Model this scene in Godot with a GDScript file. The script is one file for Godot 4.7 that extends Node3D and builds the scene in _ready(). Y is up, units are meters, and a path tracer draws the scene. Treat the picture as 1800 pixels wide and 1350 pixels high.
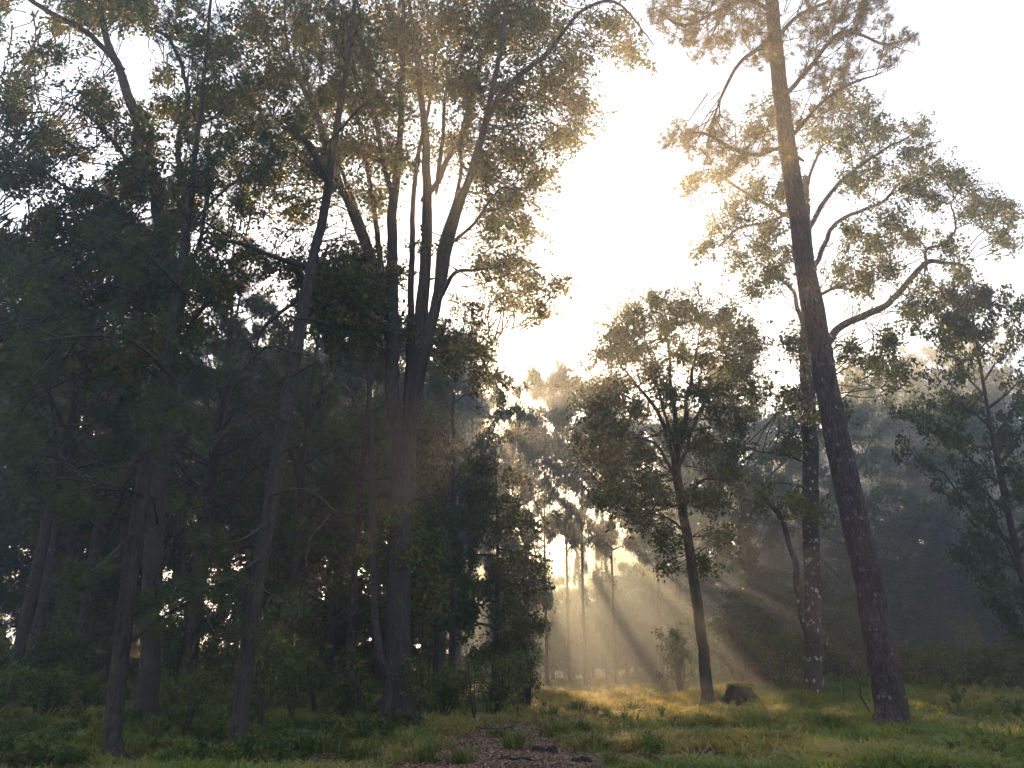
extends Node3D
# Backlit woodland glade on a hazy morning. x right, y up, the camera looks along -z. Lengths in metres.

const EYE := 1.55
const PITCH := 19.4
const FOCAL := 1350.0
var rng := RandomNumberGenerator.new()
var noise := FastNoiseLite.new()
var mats := {}
var taken := {}

# ------------------------------------------------------------------ helpers
class Buf:
	var v := PackedVector3Array()
	var n := PackedVector3Array()
	var c := PackedColorArray()
	var i := PackedInt32Array()

func numbered(called: String) -> String:
	var k: int = taken.get(called, 0)
	taken[called] = k + 1
	return called if k == 0 else "%s_%03d" % [called, k]

func thing(called: String, label: String, category: String, where: Vector3, group := "") -> Node3D:
	var o := Node3D.new()
	o.name = numbered(called)
	add_child(o)
	o.position = where
	o.set_meta("label", label)
	o.set_meta("category", category)
	if group != "":
		o.set_meta("group", group)
	return o

var tris := 0
func commit(b: Buf) -> ArrayMesh:
	tris += b.i.size() / 3
	var a := []
	a.resize(Mesh.ARRAY_MAX)
	a[Mesh.ARRAY_VERTEX] = b.v
	if b.n.size() == b.v.size():
		a[Mesh.ARRAY_NORMAL] = b.n
	if b.c.size() == b.v.size():
		a[Mesh.ARRAY_COLOR] = b.c
	a[Mesh.ARRAY_INDEX] = b.i
	var m := ArrayMesh.new()
	m.add_surface_from_arrays(Mesh.PRIMITIVE_TRIANGLES, a)
	return m

func part(called: String, b: Buf, mat: Material, parent: Node, kind := "") -> MeshInstance3D:
	var o := MeshInstance3D.new()
	o.name = called
	o.mesh = commit(b)
	o.material_override = mat
	parent.add_child(o, true)
	if kind != "":
		o.set_meta("kind", kind)
	return o

func copy_of(o: Node3D, label: String, group: String, where: Vector3, turn: float, scale_xz: float, scale_y: float, called := "") -> Node3D:
	var r: Node3D = o.duplicate()
	r.name = numbered(called if called != "" else String(o.get_meta("base_name")))
	add_child(r)
	r.position = where
	r.basis = Basis(Vector3.UP, turn).scaled(Vector3(scale_xz, scale_y, scale_xz))
	r.set_meta("label", label)
	if group != "":
		r.set_meta("group", group)
	return r

# the point that lies D metres ahead in the direction (x, y) of an 1800 x 1350 view
func at(x: float, y: float, d: float) -> Vector3:
	var p := deg_to_rad(PITCH)
	var a := (x - 900.0) / FOCAL
	var b := (675.0 - y) / FOCAL
	var t := d / (cos(p) - b * sin(p))
	return Vector3(a * t, EYE + (sin(p) + b * cos(p)) * t, -d)

func gh(x: float, z: float) -> float:
	var d := -z
	var h := noise.get_noise_2d(x * 3.0, z * 3.0) * 0.07 - 0.05
	h += noise.get_noise_2d(x * 14.0 + 50.0, z * 14.0) * 0.05
	h += smoothstep(-3.0, -14.0, x) * clampf(d - 14.0, 0.0, 60.0) * 0.035
	h += smoothstep(6.0, 14.0, x) * clampf(d - 15.0, 0.0, 60.0) * 0.026 - 0.008 * maxf(d - 40.0, 0.0) * smoothstep(14.0, 8.0, absf(x - 3.0))
	h += smoothstep(12.0, 55.0, x) * smoothstep(38.0, 75.0, d) * 11.0
	h -= path_share(x, z) * 0.06
	return h

func path_mid(d: float) -> float:
	return lerpf(0.1, 4.6, smoothstep(14.0, 44.0, d)) + 0.35 * sin(d * 0.21) + 0.03 * maxf(d - 44.0, 0.0)

func path_share(x: float, z: float) -> float:
	var d := -z
	var w := lerpf(1.45, 0.8, smoothstep(12.0, 24.0, d)) + smoothstep(30.0, 50.0, d) * 1.2
	w += noise.get_noise_2d(x * 9.0, z * 9.0 + 77.0) * 1.1
	return smoothstep(w + 0.5, w - 0.4, absf(x - path_mid(d))) * lerpf(1.0, 0.25, smoothstep(19.0, 26.0, d))

func rv() -> Vector3:
	return Vector3(rng.randf_range(-1, 1), rng.randf_range(-1, 1), rng.randf_range(-1, 1))

func inball() -> Vector3:
	var p := rv()
	while p.length_squared() > 1.0:
		p = rv()
	return p

# ------------------------------------------------------------------ shapes
func tube(b: Buf, pts: PackedVector3Array, rad: PackedFloat32Array, sides: int, rough := 0.0) -> void:
	var n := pts.size()
	if n < 2:
		return
	var base := b.v.size()
	var side := Vector3.RIGHT
	for k in n:
		var dir := (pts[mini(k + 1, n - 1)] - pts[maxi(k - 1, 0)]).normalized()
		if k == 0:
			side = dir.cross(Vector3.FORWARD if absf(dir.z) < 0.9 else Vector3.RIGHT).normalized()
		side = (side - dir * side.dot(dir)).normalized()
		var other := dir.cross(side)
		for s in sides:
			var t := TAU * s / sides
			var out := side * cos(t) + other * sin(t)
			var r := rad[k]
			if rough > 0.0:
				var q := pts[k] + out * r
				r *= 1.0 + rough * (noise.get_noise_3d(q.x * 90.0, q.y * 14.0, q.z * 90.0) + 0.6 * noise.get_noise_3d(q.x * 260.0, q.y * 40.0, q.z * 260.0))
			b.v.append(pts[k] + out * r)
			b.n.append(out)
	for k in n - 1:
		for s in sides:
			var p := base + k * sides + s
			var q := base + k * sides + (s + 1) % sides
			b.i.append_array([p, p + sides, q, q, p + sides, q + sides])
	var tip := b.v.size()
	b.v.append(pts[n - 1])
	b.n.append((pts[n - 1] - pts[n - 2]).normalized())
	for s in sides:
		b.i.append_array([tip, base + (n - 1) * sides + (s + 1) % sides, base + (n - 1) * sides + s])

# a smooth line through the points, with a little crookedness
func smooth_line(pts: PackedVector3Array, rad: PackedFloat32Array, steps: int, crook: float, out_p: Array, out_r: Array) -> void:
	var n := pts.size()
	for k in n - 1:
		for s in steps:
			var t := float(s) / steps
			var p := pts[k].cubic_interpolate(pts[k + 1], pts[maxi(k - 1, 0)], pts[mini(k + 2, n - 1)], t)
			var w := crook * (0.0 if k == 0 and s == 0 else 1.0)
			p += Vector3(noise.get_noise_3d(p.x * 40.0, p.y * 40.0, p.z * 40.0), 0.0, noise.get_noise_3d(p.z * 40.0, p.x * 40.0, p.y * 40.0 + 9.0)) * w
			out_p.append(p)
			out_r.append(lerpf(rad[k], rad[k + 1], t))
	out_p.append(pts[n - 1])
	out_r.append(rad[n - 1])

var leaf_shapes := []      # each: four corners of a slightly folded leaf about one unit long
var tuft_shapes := []      # each: needles of a pine tuft, three corners each, about one unit long along +y

func make_templates() -> void:
	rng.seed = 11
	for k in 160:
		var dir := (rv() + Vector3(0, -0.35, 0)).normalized()
		var side := dir.cross(rv()).normalized()
		var up := dir.cross(side)
		var w := rng.randf_range(0.22, 0.34)
		var bend := rng.randf_range(-0.18, 0.18)
		leaf_shapes.append(PackedVector3Array([-dir * 0.5, side * w + up * bend, dir * 0.5, -side * w + up * bend]))
	for k in 8:
		var t := PackedVector3Array()
		for j in 20:
			var d := Vector3(rng.randfn(0, 0.55), rng.randf_range(0.25, 1.0), rng.randfn(0, 0.55)).normalized()
			var l := rng.randf_range(0.7, 1.05)
			var s := d.cross(rv()).normalized() * 0.02
			var st := Vector3(0, rng.randf_range(-0.25, 0.1), 0)
			t.append_array([st - s, st + s, st + d * l + Vector3(0, -0.12 * l, 0)])
		tuft_shapes.append(t)

func leaves(b: Buf, p: Vector3, r: Vector3, count: int, size: float, tones: Array) -> void:
	var tone: Color = tones[rng.randi() % tones.size()]
	for k in count:
		var q := p + inball() * r
		var t: PackedVector3Array = leaf_shapes[rng.randi() % 160]
		var s := size * rng.randf_range(0.65, 1.25)
		var o := b.v.size()
		b.v.append(q + t[0] * s)
		b.v.append(q + t[1] * s)
		b.v.append(q + t[2] * s)
		b.v.append(q + t[3] * s)
		var f := rng.randf_range(0.65, 1.4)
		var c := Color(tone.r * f * rng.randf_range(0.9, 1.15), tone.g * f, tone.b * f)
		b.c.append(c)
		b.c.append(c)
		b.c.append(c)
		b.c.append(c)
		b.i.append_array([o, o + 1, o + 2, o, o + 2, o + 3])

# leaves set along a drooping shoot
func spray_of(b: Buf, p: Vector3, dir: Vector3, ln: float, thick: float, count: int, size: float, tones: Array) -> void:
	var tone: Color = tones[rng.randi() % tones.size()]
	for k in count:
		var u := rng.randf_range(-0.5, 0.5)
		var q := p + dir * ln * u + inball() * thick * (1.15 - u) - Vector3(0, 0.35 * ln * u * u, 0)
		var t: PackedVector3Array = leaf_shapes[rng.randi() % 160]
		var s := size * rng.randf_range(0.6, 1.25)
		var o := b.v.size()
		b.v.append(q + t[0] * s)
		b.v.append(q + t[1] * s)
		b.v.append(q + t[2] * s)
		b.v.append(q + t[3] * s)
		var f := rng.randf_range(0.65, 1.4)
		var c := Color(tone.r * f * rng.randf_range(0.9, 1.15), tone.g * f, tone.b * f)
		b.c.append(c)
		b.c.append(c)
		b.c.append(c)
		b.c.append(c)
		b.i.append_array([o, o + 1, o + 2, o, o + 2, o + 3])

func tuft(b: Buf, p: Vector3, dir: Vector3, size: float, tones: Array) -> void:
	var tone: Color = tones[rng.randi() % tones.size()]
	var f := rng.randf_range(0.7, 1.35)
	var c := Color(tone.r * f, tone.g * f, tone.b * f)
	var y := dir.normalized()
	var x := y.cross(rv()).normalized()
	var m := Basis(x, y, x.cross(y)) * size
	var t: PackedVector3Array = tuft_shapes[rng.randi() % 8]
	var o := b.v.size()
	for k in t.size():
		b.v.append(p + m * t[k])
		b.c.append(c)
		b.i.append(o + k)

# ------------------------------------------------------------------ materials
func noise_tex(seed_: int, kind: int, freq: float, stops: Array, colors: Array, size := 512, octaves := 4, ret := 0) -> NoiseTexture2D:
	var f := FastNoiseLite.new()
	f.seed = seed_
	f.noise_type = kind
	f.frequency = freq
	f.fractal_octaves = octaves
	if kind == FastNoiseLite.TYPE_CELLULAR:
		f.cellular_return_type = ret
		f.fractal_type = FastNoiseLite.FRACTAL_NONE if octaves < 2 else FastNoiseLite.FRACTAL_FBM
	var t := NoiseTexture2D.new()
	t.width = size
	t.height = size
	t.seamless = true
	t.noise = f
	var g := Gradient.new()
	g.offsets = PackedFloat32Array(stops)
	var cs := PackedColorArray()
	for c in colors:
		cs.append(c)
	g.colors = cs
	t.color_ramp = g
	return t

func lin(r: float, g: float, b: float) -> Color:
	return Color(r, g, b).linear_to_srgb()

func bark(called: String, deep: Color, mid: Color, high: Color, spots: Color, spot_from: float, seed_: int, relief: float) -> void:
	var m := StandardMaterial3D.new()
	m.resource_name = called
	m.uv1_triplanar = true
	m.uv1_scale = Vector3(0.8, 0.19, 0.8)
	m.albedo_texture = noise_tex(seed_, FastNoiseLite.TYPE_SIMPLEX_SMOOTH, 0.03, [0.0, 0.38, 0.56, 0.75], [deep, mid, high, mid], 512, 5)
	m.heightmap_enabled = true
	m.heightmap_scale = relief
	m.heightmap_texture = noise_tex(seed_ + 1, FastNoiseLite.TYPE_CELLULAR, 0.028, [0.0, 0.5, 1.0], [Color.BLACK, Color(0.75, 0.75, 0.75), Color.WHITE], 512, 3, FastNoiseLite.RETURN_DISTANCE2_SUB)
	if spot_from < 1.0:
		m.detail_enabled = true
		m.detail_uv_layer = BaseMaterial3D.DETAIL_UV_2
		m.uv2_triplanar = true
		m.uv2_scale = Vector3(0.36, 0.26, 0.36)
		var clear := Color(spots.r, spots.g, spots.b, 0.0)
		m.detail_albedo = noise_tex(seed_ + 2, FastNoiseLite.TYPE_SIMPLEX_SMOOTH, 0.022, [0.0, spot_from, spot_from + 0.03, 1.0], [clear, clear, spots, spots], 512, 4)
	m.roughness = 0.95
	m.metallic_specular = 0.25
	mats[called] = m

func leaf_mat(called: String, back: Color, rough := 0.5) -> void:
	var m := StandardMaterial3D.new()
	m.resource_name = called
	m.vertex_color_use_as_albedo = true
	m.roughness = rough
	m.metallic_specular = 0.25
	m.backlight_enabled = true
	m.backlight = back
	m.cull_mode = BaseMaterial3D.CULL_DISABLED
	mats[called] = m

func make_materials() -> void:
	bark("pine_bark", lin(0.010, 0.008, 0.008), lin(0.036, 0.027, 0.027), lin(0.066, 0.050, 0.050), lin(0.15, 0.16, 0.14), 0.80, 3, 9.0)
	bark("oak_bark", lin(0.010, 0.008, 0.008), lin(0.028, 0.024, 0.022), lin(0.048, 0.042, 0.038), lin(0.045, 0.055, 0.028), 0.72, 21, 3.0)
	bark("lichen_bark", lin(0.010, 0.008, 0.008), lin(0.028, 0.025, 0.023), lin(0.048, 0.043, 0.040), lin(0.40, 0.40, 0.38), 0.77, 41, 3.0)
	leaf_mat("oak_leaf", Color(0.80, 0.80, 0.34))
	leaf_mat("needle", Color(0.68, 0.70, 0.36), 0.55)
	leaf_mat("herb_leaf", Color(0.86, 0.9, 0.45))
	leaf_mat("grass_blade", Color(0.93, 0.93, 0.55), 0.6)
	var d := StandardMaterial3D.new()
	d.resource_name = "litter"
	d.vertex_color_use_as_albedo = true
	d.roughness = 0.85
	d.cull_mode = BaseMaterial3D.CULL_DISABLED
	mats["litter"] = d
	var g := StandardMaterial3D.new()
	g.resource_name = "soil"
	g.vertex_color_use_as_albedo = true
	g.uv1_triplanar = true
	g.uv1_world_triplanar = true
	g.uv1_scale = Vector3(0.33, 0.33, 0.33)
	g.albedo_texture = noise_tex(71, FastNoiseLite.TYPE_SIMPLEX_SMOOTH, 0.05, [0.2, 0.45, 0.6, 0.85], [lin(0.3, 0.28, 0.25), lin(0.75, 0.72, 0.7), lin(0.95, 0.95, 0.95), lin(0.6, 0.56, 0.5)], 1024, 6)
	g.heightmap_enabled = true
	g.heightmap_scale = 6.0
	g.heightmap_texture = noise_tex(72, FastNoiseLite.TYPE_SIMPLEX_SMOOTH, 0.06, [0.0, 1.0], [Color.BLACK, Color.WHITE], 1024, 6)
	g.roughness = 0.95
	g.metallic_specular = 0.2
	mats["soil"] = g

const OAK := [Color(0.040, 0.066, 0.018), Color(0.048, 0.074, 0.018), Color(0.034, 0.058, 0.020), Color(0.062, 0.078, 0.020), Color(0.054, 0.064, 0.017)]
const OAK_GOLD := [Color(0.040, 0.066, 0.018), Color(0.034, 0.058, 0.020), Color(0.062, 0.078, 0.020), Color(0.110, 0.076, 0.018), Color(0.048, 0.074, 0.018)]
const OAK_WARM := [Color(0.044, 0.058, 0.014), Color(0.070, 0.066, 0.015), Color(0.110, 0.074, 0.018), Color(0.036, 0.050, 0.013), Color(0.130, 0.078, 0.022)]  # orange leaf tones put in for the glow of sun behind crowns
const DARK := [Color(0.034, 0.060, 0.022), Color(0.042, 0.068, 0.024), Color(0.036, 0.064, 0.028)]
const PINE := [Color(0.034, 0.054, 0.026), Color(0.042, 0.062, 0.026), Color(0.056, 0.068, 0.026)]
const PINE_WARM := [Color(0.040, 0.050, 0.021), Color(0.088, 0.064, 0.024), Color(0.120, 0.076, 0.029), Color(0.048, 0.051, 0.022)]
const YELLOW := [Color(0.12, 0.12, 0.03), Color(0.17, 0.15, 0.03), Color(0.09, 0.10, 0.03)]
const HERB := [Color(0.060, 0.095, 0.020), Color(0.080, 0.105, 0.030), Color(0.045, 0.075, 0.030), Color(0.100, 0.110, 0.035)]

# ------------------------------------------------------------------ trees traced from the view
# trunk: [x, y, radius] with the first point on the ground; limbs: [distance at start, distance at end, [x, y, radius] ...]
func traced_tree(called: String, label: String, d: float, trunk: Array, limbs: Array, bark_name: String, crown: Callable, sides := 20, crook := 0.12) -> Node3D:
	var first := at(trunk[0][0], trunk[0][1], d)
	first.y = gh(first.x, first.z)
	var root := thing(called, label, "tree", first)
	var anchors := PackedVector3Array()
	var pts := PackedVector3Array([Vector3(0, -0.35, 0)])
	var rad := PackedFloat32Array([float(trunk[0][2]) * 1.25])
	for k in trunk.size():
		pts.append(Vector3.ZERO if k == 0 else at(trunk[k][0], trunk[k][1], d + 0.02 * k) - first)
		rad.append(trunk[k][2])
	var b := Buf.new()
	var op := []
	var orr := []
	smooth_line(pts, rad, 10, crook * 0.5, op, orr)
	tube(b, PackedVector3Array(op), PackedFloat32Array(orr), sides, 0.13)
	# roots spreading from the foot
	for k in 9:
		var t := TAU * (k + rng.randf_range(-0.35, 0.35)) / 9.0
		var out := Vector3(cos(t), 0, sin(t))
		var r0: float = trunk[0][2]
		var far := r0 * rng.randf_range(1.3, 2.6)
		var side := Vector3(-out.z, 0, out.x) * rng.randf_range(-0.4, 0.4) * r0
		tube(b, PackedVector3Array([out * r0 * 0.5 + Vector3(0, r0 * rng.randf_range(0.8, 1.9), 0), out * r0 * 0.85 + Vector3(0, r0 * 0.45, 0), out * (r0 + far) * 0.5 + side * 0.5 + Vector3(0, 0.03, 0), out * far + side + Vector3(0, -0.12, 0)]), PackedFloat32Array([r0 * 0.25, r0 * rng.randf_range(0.2, 0.32), r0 * 0.18, r0 * 0.08]), 8, 0.2)
	part("trunk", b, mats[bark_name], root)
	for p in op:
		if p.y > 5.0:
			anchors.append(p)
	for l in limbs:
		var lp := PackedVector3Array()
		var lr := PackedFloat32Array()
		var n: int = l.size() - 2
		for k in n:
			lp.append(at(l[k + 2][0], l[k + 2][1], lerpf(l[0], l[1], float(k) / (n - 1))) - first)
			lr.append(l[k + 2][2])
		# the limb grows out of the wood it starts from
		lp.insert(0, lp[0] - (lp[1] - lp[0]).normalized() * 0.4)
		lr.insert(0, lr[0] * 0.35)
		var bb := Buf.new()
		var q := []
		var qr := []
		smooth_line(lp, lr, 6, crook, q, qr)
		tube(bb, PackedVector3Array(q), PackedFloat32Array(qr), 9, 0.1)
		part("limb", bb, mats[bark_name], root)
		for p in q:
			anchors.append(p)
	crown.call(root, first, anchors)
	return root

# leafy masses: circles [x, y, radius in view units] filled with sprays of leaves between two distances, each on its twig
func oak_masses(root: Node3D, first: Vector3, anchors: PackedVector3Array, circles: Array, d0: float, d1: float, per: float, spray: int, size: float, tones: Array, bark_name: String) -> void:
	var b := Buf.new()
	var w := Buf.new()
	for c in circles:
		var n := int(maxf(2.0, c[2] * c[2] * per))
		var push := rng.randf_range(-0.3, 0.3)
		for k in n:
			var t := TAU * rng.randf()
			var r: float = c[2] * minf(absf(rng.randfn(0.0, 0.72)), 1.6)
			var p := at(c[0] + cos(t) * r, c[1] + sin(t) * r, lerpf(d0, d1, clampf(rng.randf() + push, 0.0, 1.0))) - first
			var best := anchors[0]
			var bd := 1e9
			for j in range(0, anchors.size(), 2):
				var dd := anchors[j].distance_squared_to(p) + (2.0 if anchors[j].y > p.y + 0.5 else 0.0)
				if dd < bd:
					bd = dd
					best = anchors[j]
			var len := maxf(sqrt(bd), 0.05)
			var dir := ((p - best) / len + rv() * 0.8 + Vector3(0, 0.1, 0)).normalized()
			var ln := rng.randf_range(0.45, 1.15)
			spray_of(b, p, dir, ln, rng.randf_range(0.10, 0.24), int(spray * ln / 0.8), size, tones)
			if k % 3 == 0:
				var a := best if len < 2.0 else p + (best - p) * (2.0 / len)
				var mid := (a + p) * 0.5 + rv() * 0.2 * minf(len, 2.0) + Vector3(0, 0.1 * minf(len, 2.0), 0)
				var r0 := 0.007 + 0.006 * minf(len, 3.2)
				tube(w, PackedVector3Array([a, (a + mid) * 0.5 + rv() * 0.07, mid, (mid + p) * 0.5 + rv() * 0.07, p + dir * ln * 0.4]), PackedFloat32Array([r0, r0 * 0.85, r0 * 0.7, r0 * 0.5, 0.004]), 4)
	part("crown", b, mats["oak_leaf"], root, "stuff")
	part("twigs", w, mats[bark_name], root, "stuff")

func pine_masses(root: Node3D, first: Vector3, anchors: PackedVector3Array, circles: Array, d0: float, d1: float, per: float, size: float, tones: Array) -> void:
	var b := Buf.new()
	var w := Buf.new()
	for c in circles:
		var n := int(maxf(3.0, c[2] * c[2] * per))
		for k in n:
			var t := TAU * rng.randf()
			var r: float = c[2] * sqrt(rng.randf())
			var p := at(c[0] + cos(t) * r, c[1] + sin(t) * r, rng.randf_range(d0, d1)) - first
			var best := anchors[0]
			var bd := 1e9
			for j in range(0, anchors.size(), 2):
				var dd := anchors[j].distance_squared_to(p)
				if dd < bd:
					bd = dd
					best = anchors[j]
			var len := maxf(sqrt(bd), 0.05)
			var dir := ((p - best) / len + Vector3(0, 0.35, 0) + rv() * 0.5).normalized()
			for j in 4:
				tuft(b, p + inball() * 0.16, dir + rv() * 0.6, size * rng.randf_range(0.8, 1.2), tones)
			if k % 4 == 0:
				var a := best if len < 1.5 else p + (best - p) * (1.5 / len)
				var mid := (a + p) * 0.5 + rv() * 0.3 * minf(len, 2.0) - Vector3(0, 0.08 * minf(len, 2.0), 0)
				var r0 := 0.009 + 0.007 * minf(len, 2.2)
				tube(w, PackedVector3Array([a, mid, p]), PackedFloat32Array([r0, r0 * 0.8, 0.006]), 4)
	part("crown", b, mats["needle"], root, "stuff")
	part("twigs", w, mats["pine_bark"], root, "stuff")

# ------------------------------------------------------------------ grown trees (patterns that are copied)
func grow(root: Node3D, p: Dictionary) -> void:
	rng.seed = p.seed
	var h: float = p.h
	var wood := Buf.new()
	var leaf := Buf.new()
	var pts := []
	var rad := []
	var steps := 14
	var lean := Vector3(rng.randf_range(-1, 1), 0, rng.randf_range(-1, 1)) * float(p.get("lean", 0.03)) * h
	var sway := rng.randf_range(0, TAU)
	var topf: float = p.get("top", 0.9)
	for k in steps + 1:
		var t := float(k) / steps
		pts.append(Vector3(0, h * topf * t - 0.3, 0) + lean * t * t + Vector3(sin(t * 4.0 + sway), 0, cos(t * 3.4 + sway)) * 0.018 * h * t)
		rad.append(float(p.r) * (1.0 - 0.82 * t) * (1.0 + 0.5 * exp(-t * 28.0)))
	tube(wood, PackedVector3Array(pts), PackedFloat32Array(rad), 10, 0.12)
	var pine: bool = p.get("pine", false)
	var tones: Array = p.tones
	var nl: int = p.limbs
	var spr: int = p.spray
	var size: float = p.size
	for k in nl:
		var t := lerpf(p.from, 0.98, (k + rng.randf() * 0.6) / nl)
		var f := t * steps
		var i0 := mini(int(f), steps - 1)
		var foot: Vector3 = pts[i0].lerp(pts[i0 + 1], f - i0)
		var u := (t - float(p.from)) / (1.0 - float(p.from))
		var spread: float = p.spread * (sin(PI * clampf(0.16 + 0.80 * u, 0.0, 1.0)) if not pine else lerpf(1.0, 0.3, u)) * rng.randf_range(0.7, 1.15)
		var az := k * 2.399 + rng.randf_range(-0.5, 0.5)
		var out := Vector3(cos(az), 0, sin(az))
		var rise: float = rng.randf_range(p.rise[0], p.rise[1])
		var droop: float = p.get("droop", 0.0)
		var lp := []
		var lr := []
		var r0 := minf(rad[i0] * 0.55, 0.02 + 0.022 * spread)
		for s in 7:
			var q := s / 6.0
			lp.append(foot + out * spread * q + Vector3(0, spread * (rise * q + (0.25 - droop) * q * q), 0) + rv() * 0.07 * spread * q)
			lr.append(lerpf(r0, 0.008, q))
		tube(wood, PackedVector3Array(lp), PackedFloat32Array(lr), 5)
		var bare := pine and rng.randf() < float(p.get("dead", 0.0)) * (1.0 - u) * 2.0
		var ns: int = p.subs
		for s in ns:
			var q := lerpf(0.25, 1.0, (s + rng.randf()) / ns)
			var i1 := mini(int(q * 6.0), 5)
			var a: Vector3 = lp[i1].lerp(lp[i1 + 1], q * 6.0 - i1)
			var dir := (out.rotated(Vector3.UP, rng.randf_range(-1.5, 1.5)) + Vector3(0, rng.randf_range(-0.25, 0.8) - droop * 0.8, 0)).normalized()
			var ln := spread * rng.randf_range(0.22, 0.5) * (1.2 - 0.5 * q)
			var e := a + dir * ln + Vector3(0, -droop * ln * 0.5, 0)
			var mid := (a + e) * 0.5 + rv() * 0.12 * ln
			tube(wood, PackedVector3Array([a, mid, e]), PackedFloat32Array([0.012 + 0.006 * ln, 0.01, 0.004]), 3)
			if bare:
				continue
			for c in int(p.clumps):
				var g := rng.randf_range(0.35, 1.08)
				var w := (a.lerp(mid, g * 2.0) if g < 0.5 else mid.lerp(e, g * 2.0 - 1.0)) + rv() * 0.12 * ln
				if pine:
					for j in 4:
						tuft(leaf, w + rv() * 0.2, dir + rv() * 0.8 + Vector3(0, 0.4, 0), size * rng.randf_range(0.8, 1.2), tones)
				else:
					var rr: float = rng.randf_range(0.5, 1.15) * p.clump
					leaves(leaf, w, Vector3(rr, rr * (0.65 + droop), rr), spr, size, tones)
	# leafy shoots along the trunk
	for k in int(p.get("shoots", 0)):
		var t := rng.randf_range(0.08, 0.8)
		var i0 := int(t * steps)
		var az := rng.randf() * TAU
		var c: Vector3 = pts[i0] + Vector3(cos(az), 0, sin(az)) * rng.randf_range(0.1, 0.7)
		leaves(leaf, c, Vector3(0.3, 0.55, 0.3), spr, size * 0.8, tones)
	part("trunk", wood, mats[p.bark], root)
	part("crown", leaf, mats["needle" if pine else "oak_leaf"], root, "stuff")

func bush(root: Node3D, p: Dictionary) -> void:
	rng.seed = p.seed
	var h: float = p.h
	var wood := Buf.new()
	var leaf := Buf.new()
	for k in int(p.stems):
		var az := rng.randf() * TAU
		var out := Vector3(cos(az), 0, sin(az)) * rng.randf_range(0.1, 1.0) * float(p.w)
		var top := Vector3(0, h * rng.randf_range(0.6, 1.0), 0) + out
		var foot := out * 0.15
		var mid := foot.lerp(top, 0.5) + rv() * 0.1 * h - out * 0.1
		tube(wood, PackedVector3Array([foot - Vector3(0, 0.15, 0), foot.lerp(mid, 0.5), mid, mid.lerp(top, 0.5) + rv() * 0.05 * h, top]), PackedFloat32Array([0.02 + 0.006 * h, 0.015 + 0.005 * h, 0.012 + 0.003 * h, 0.009, 0.004]), 5)
		for s in int(p.subs):
			var q := rng.randf_range(0.25, 1.0)
			var a := (foot.lerp(mid, q * 2.0) if q < 0.5 else mid.lerp(top, q * 2.0 - 1.0))
			var e := a + (rv() + Vector3(0, 0.5, 0) + out.normalized() * 0.4) * 0.24 * h * (1.2 - 0.6 * q)
			tube(wood, PackedVector3Array([a, (a + e) * 0.5 + rv() * 0.03 * h, e]), PackedFloat32Array([0.008, 0.006, 0.003]), 3)
			for c in int(p.clumps):
				leaves(leaf, a.lerp(e, rng.randf_range(0.4, 1.1)), Vector3.ONE * float(p.clump) * rng.randf_range(0.6, 1.1), int(p.spray), p.size, p.tones)
	part("stems", wood, mats["oak_bark"], root)
	part("foliage", leaf, mats["herb_leaf"], root, "stuff")

func pattern(called: String, category: String, how: Callable, p: Dictionary) -> Node3D:
	var o := Node3D.new()
	o.name = called
	o.set_meta("base_name", called)
	o.set_meta("category", category)
	how.call(o, p)
	return o

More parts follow.
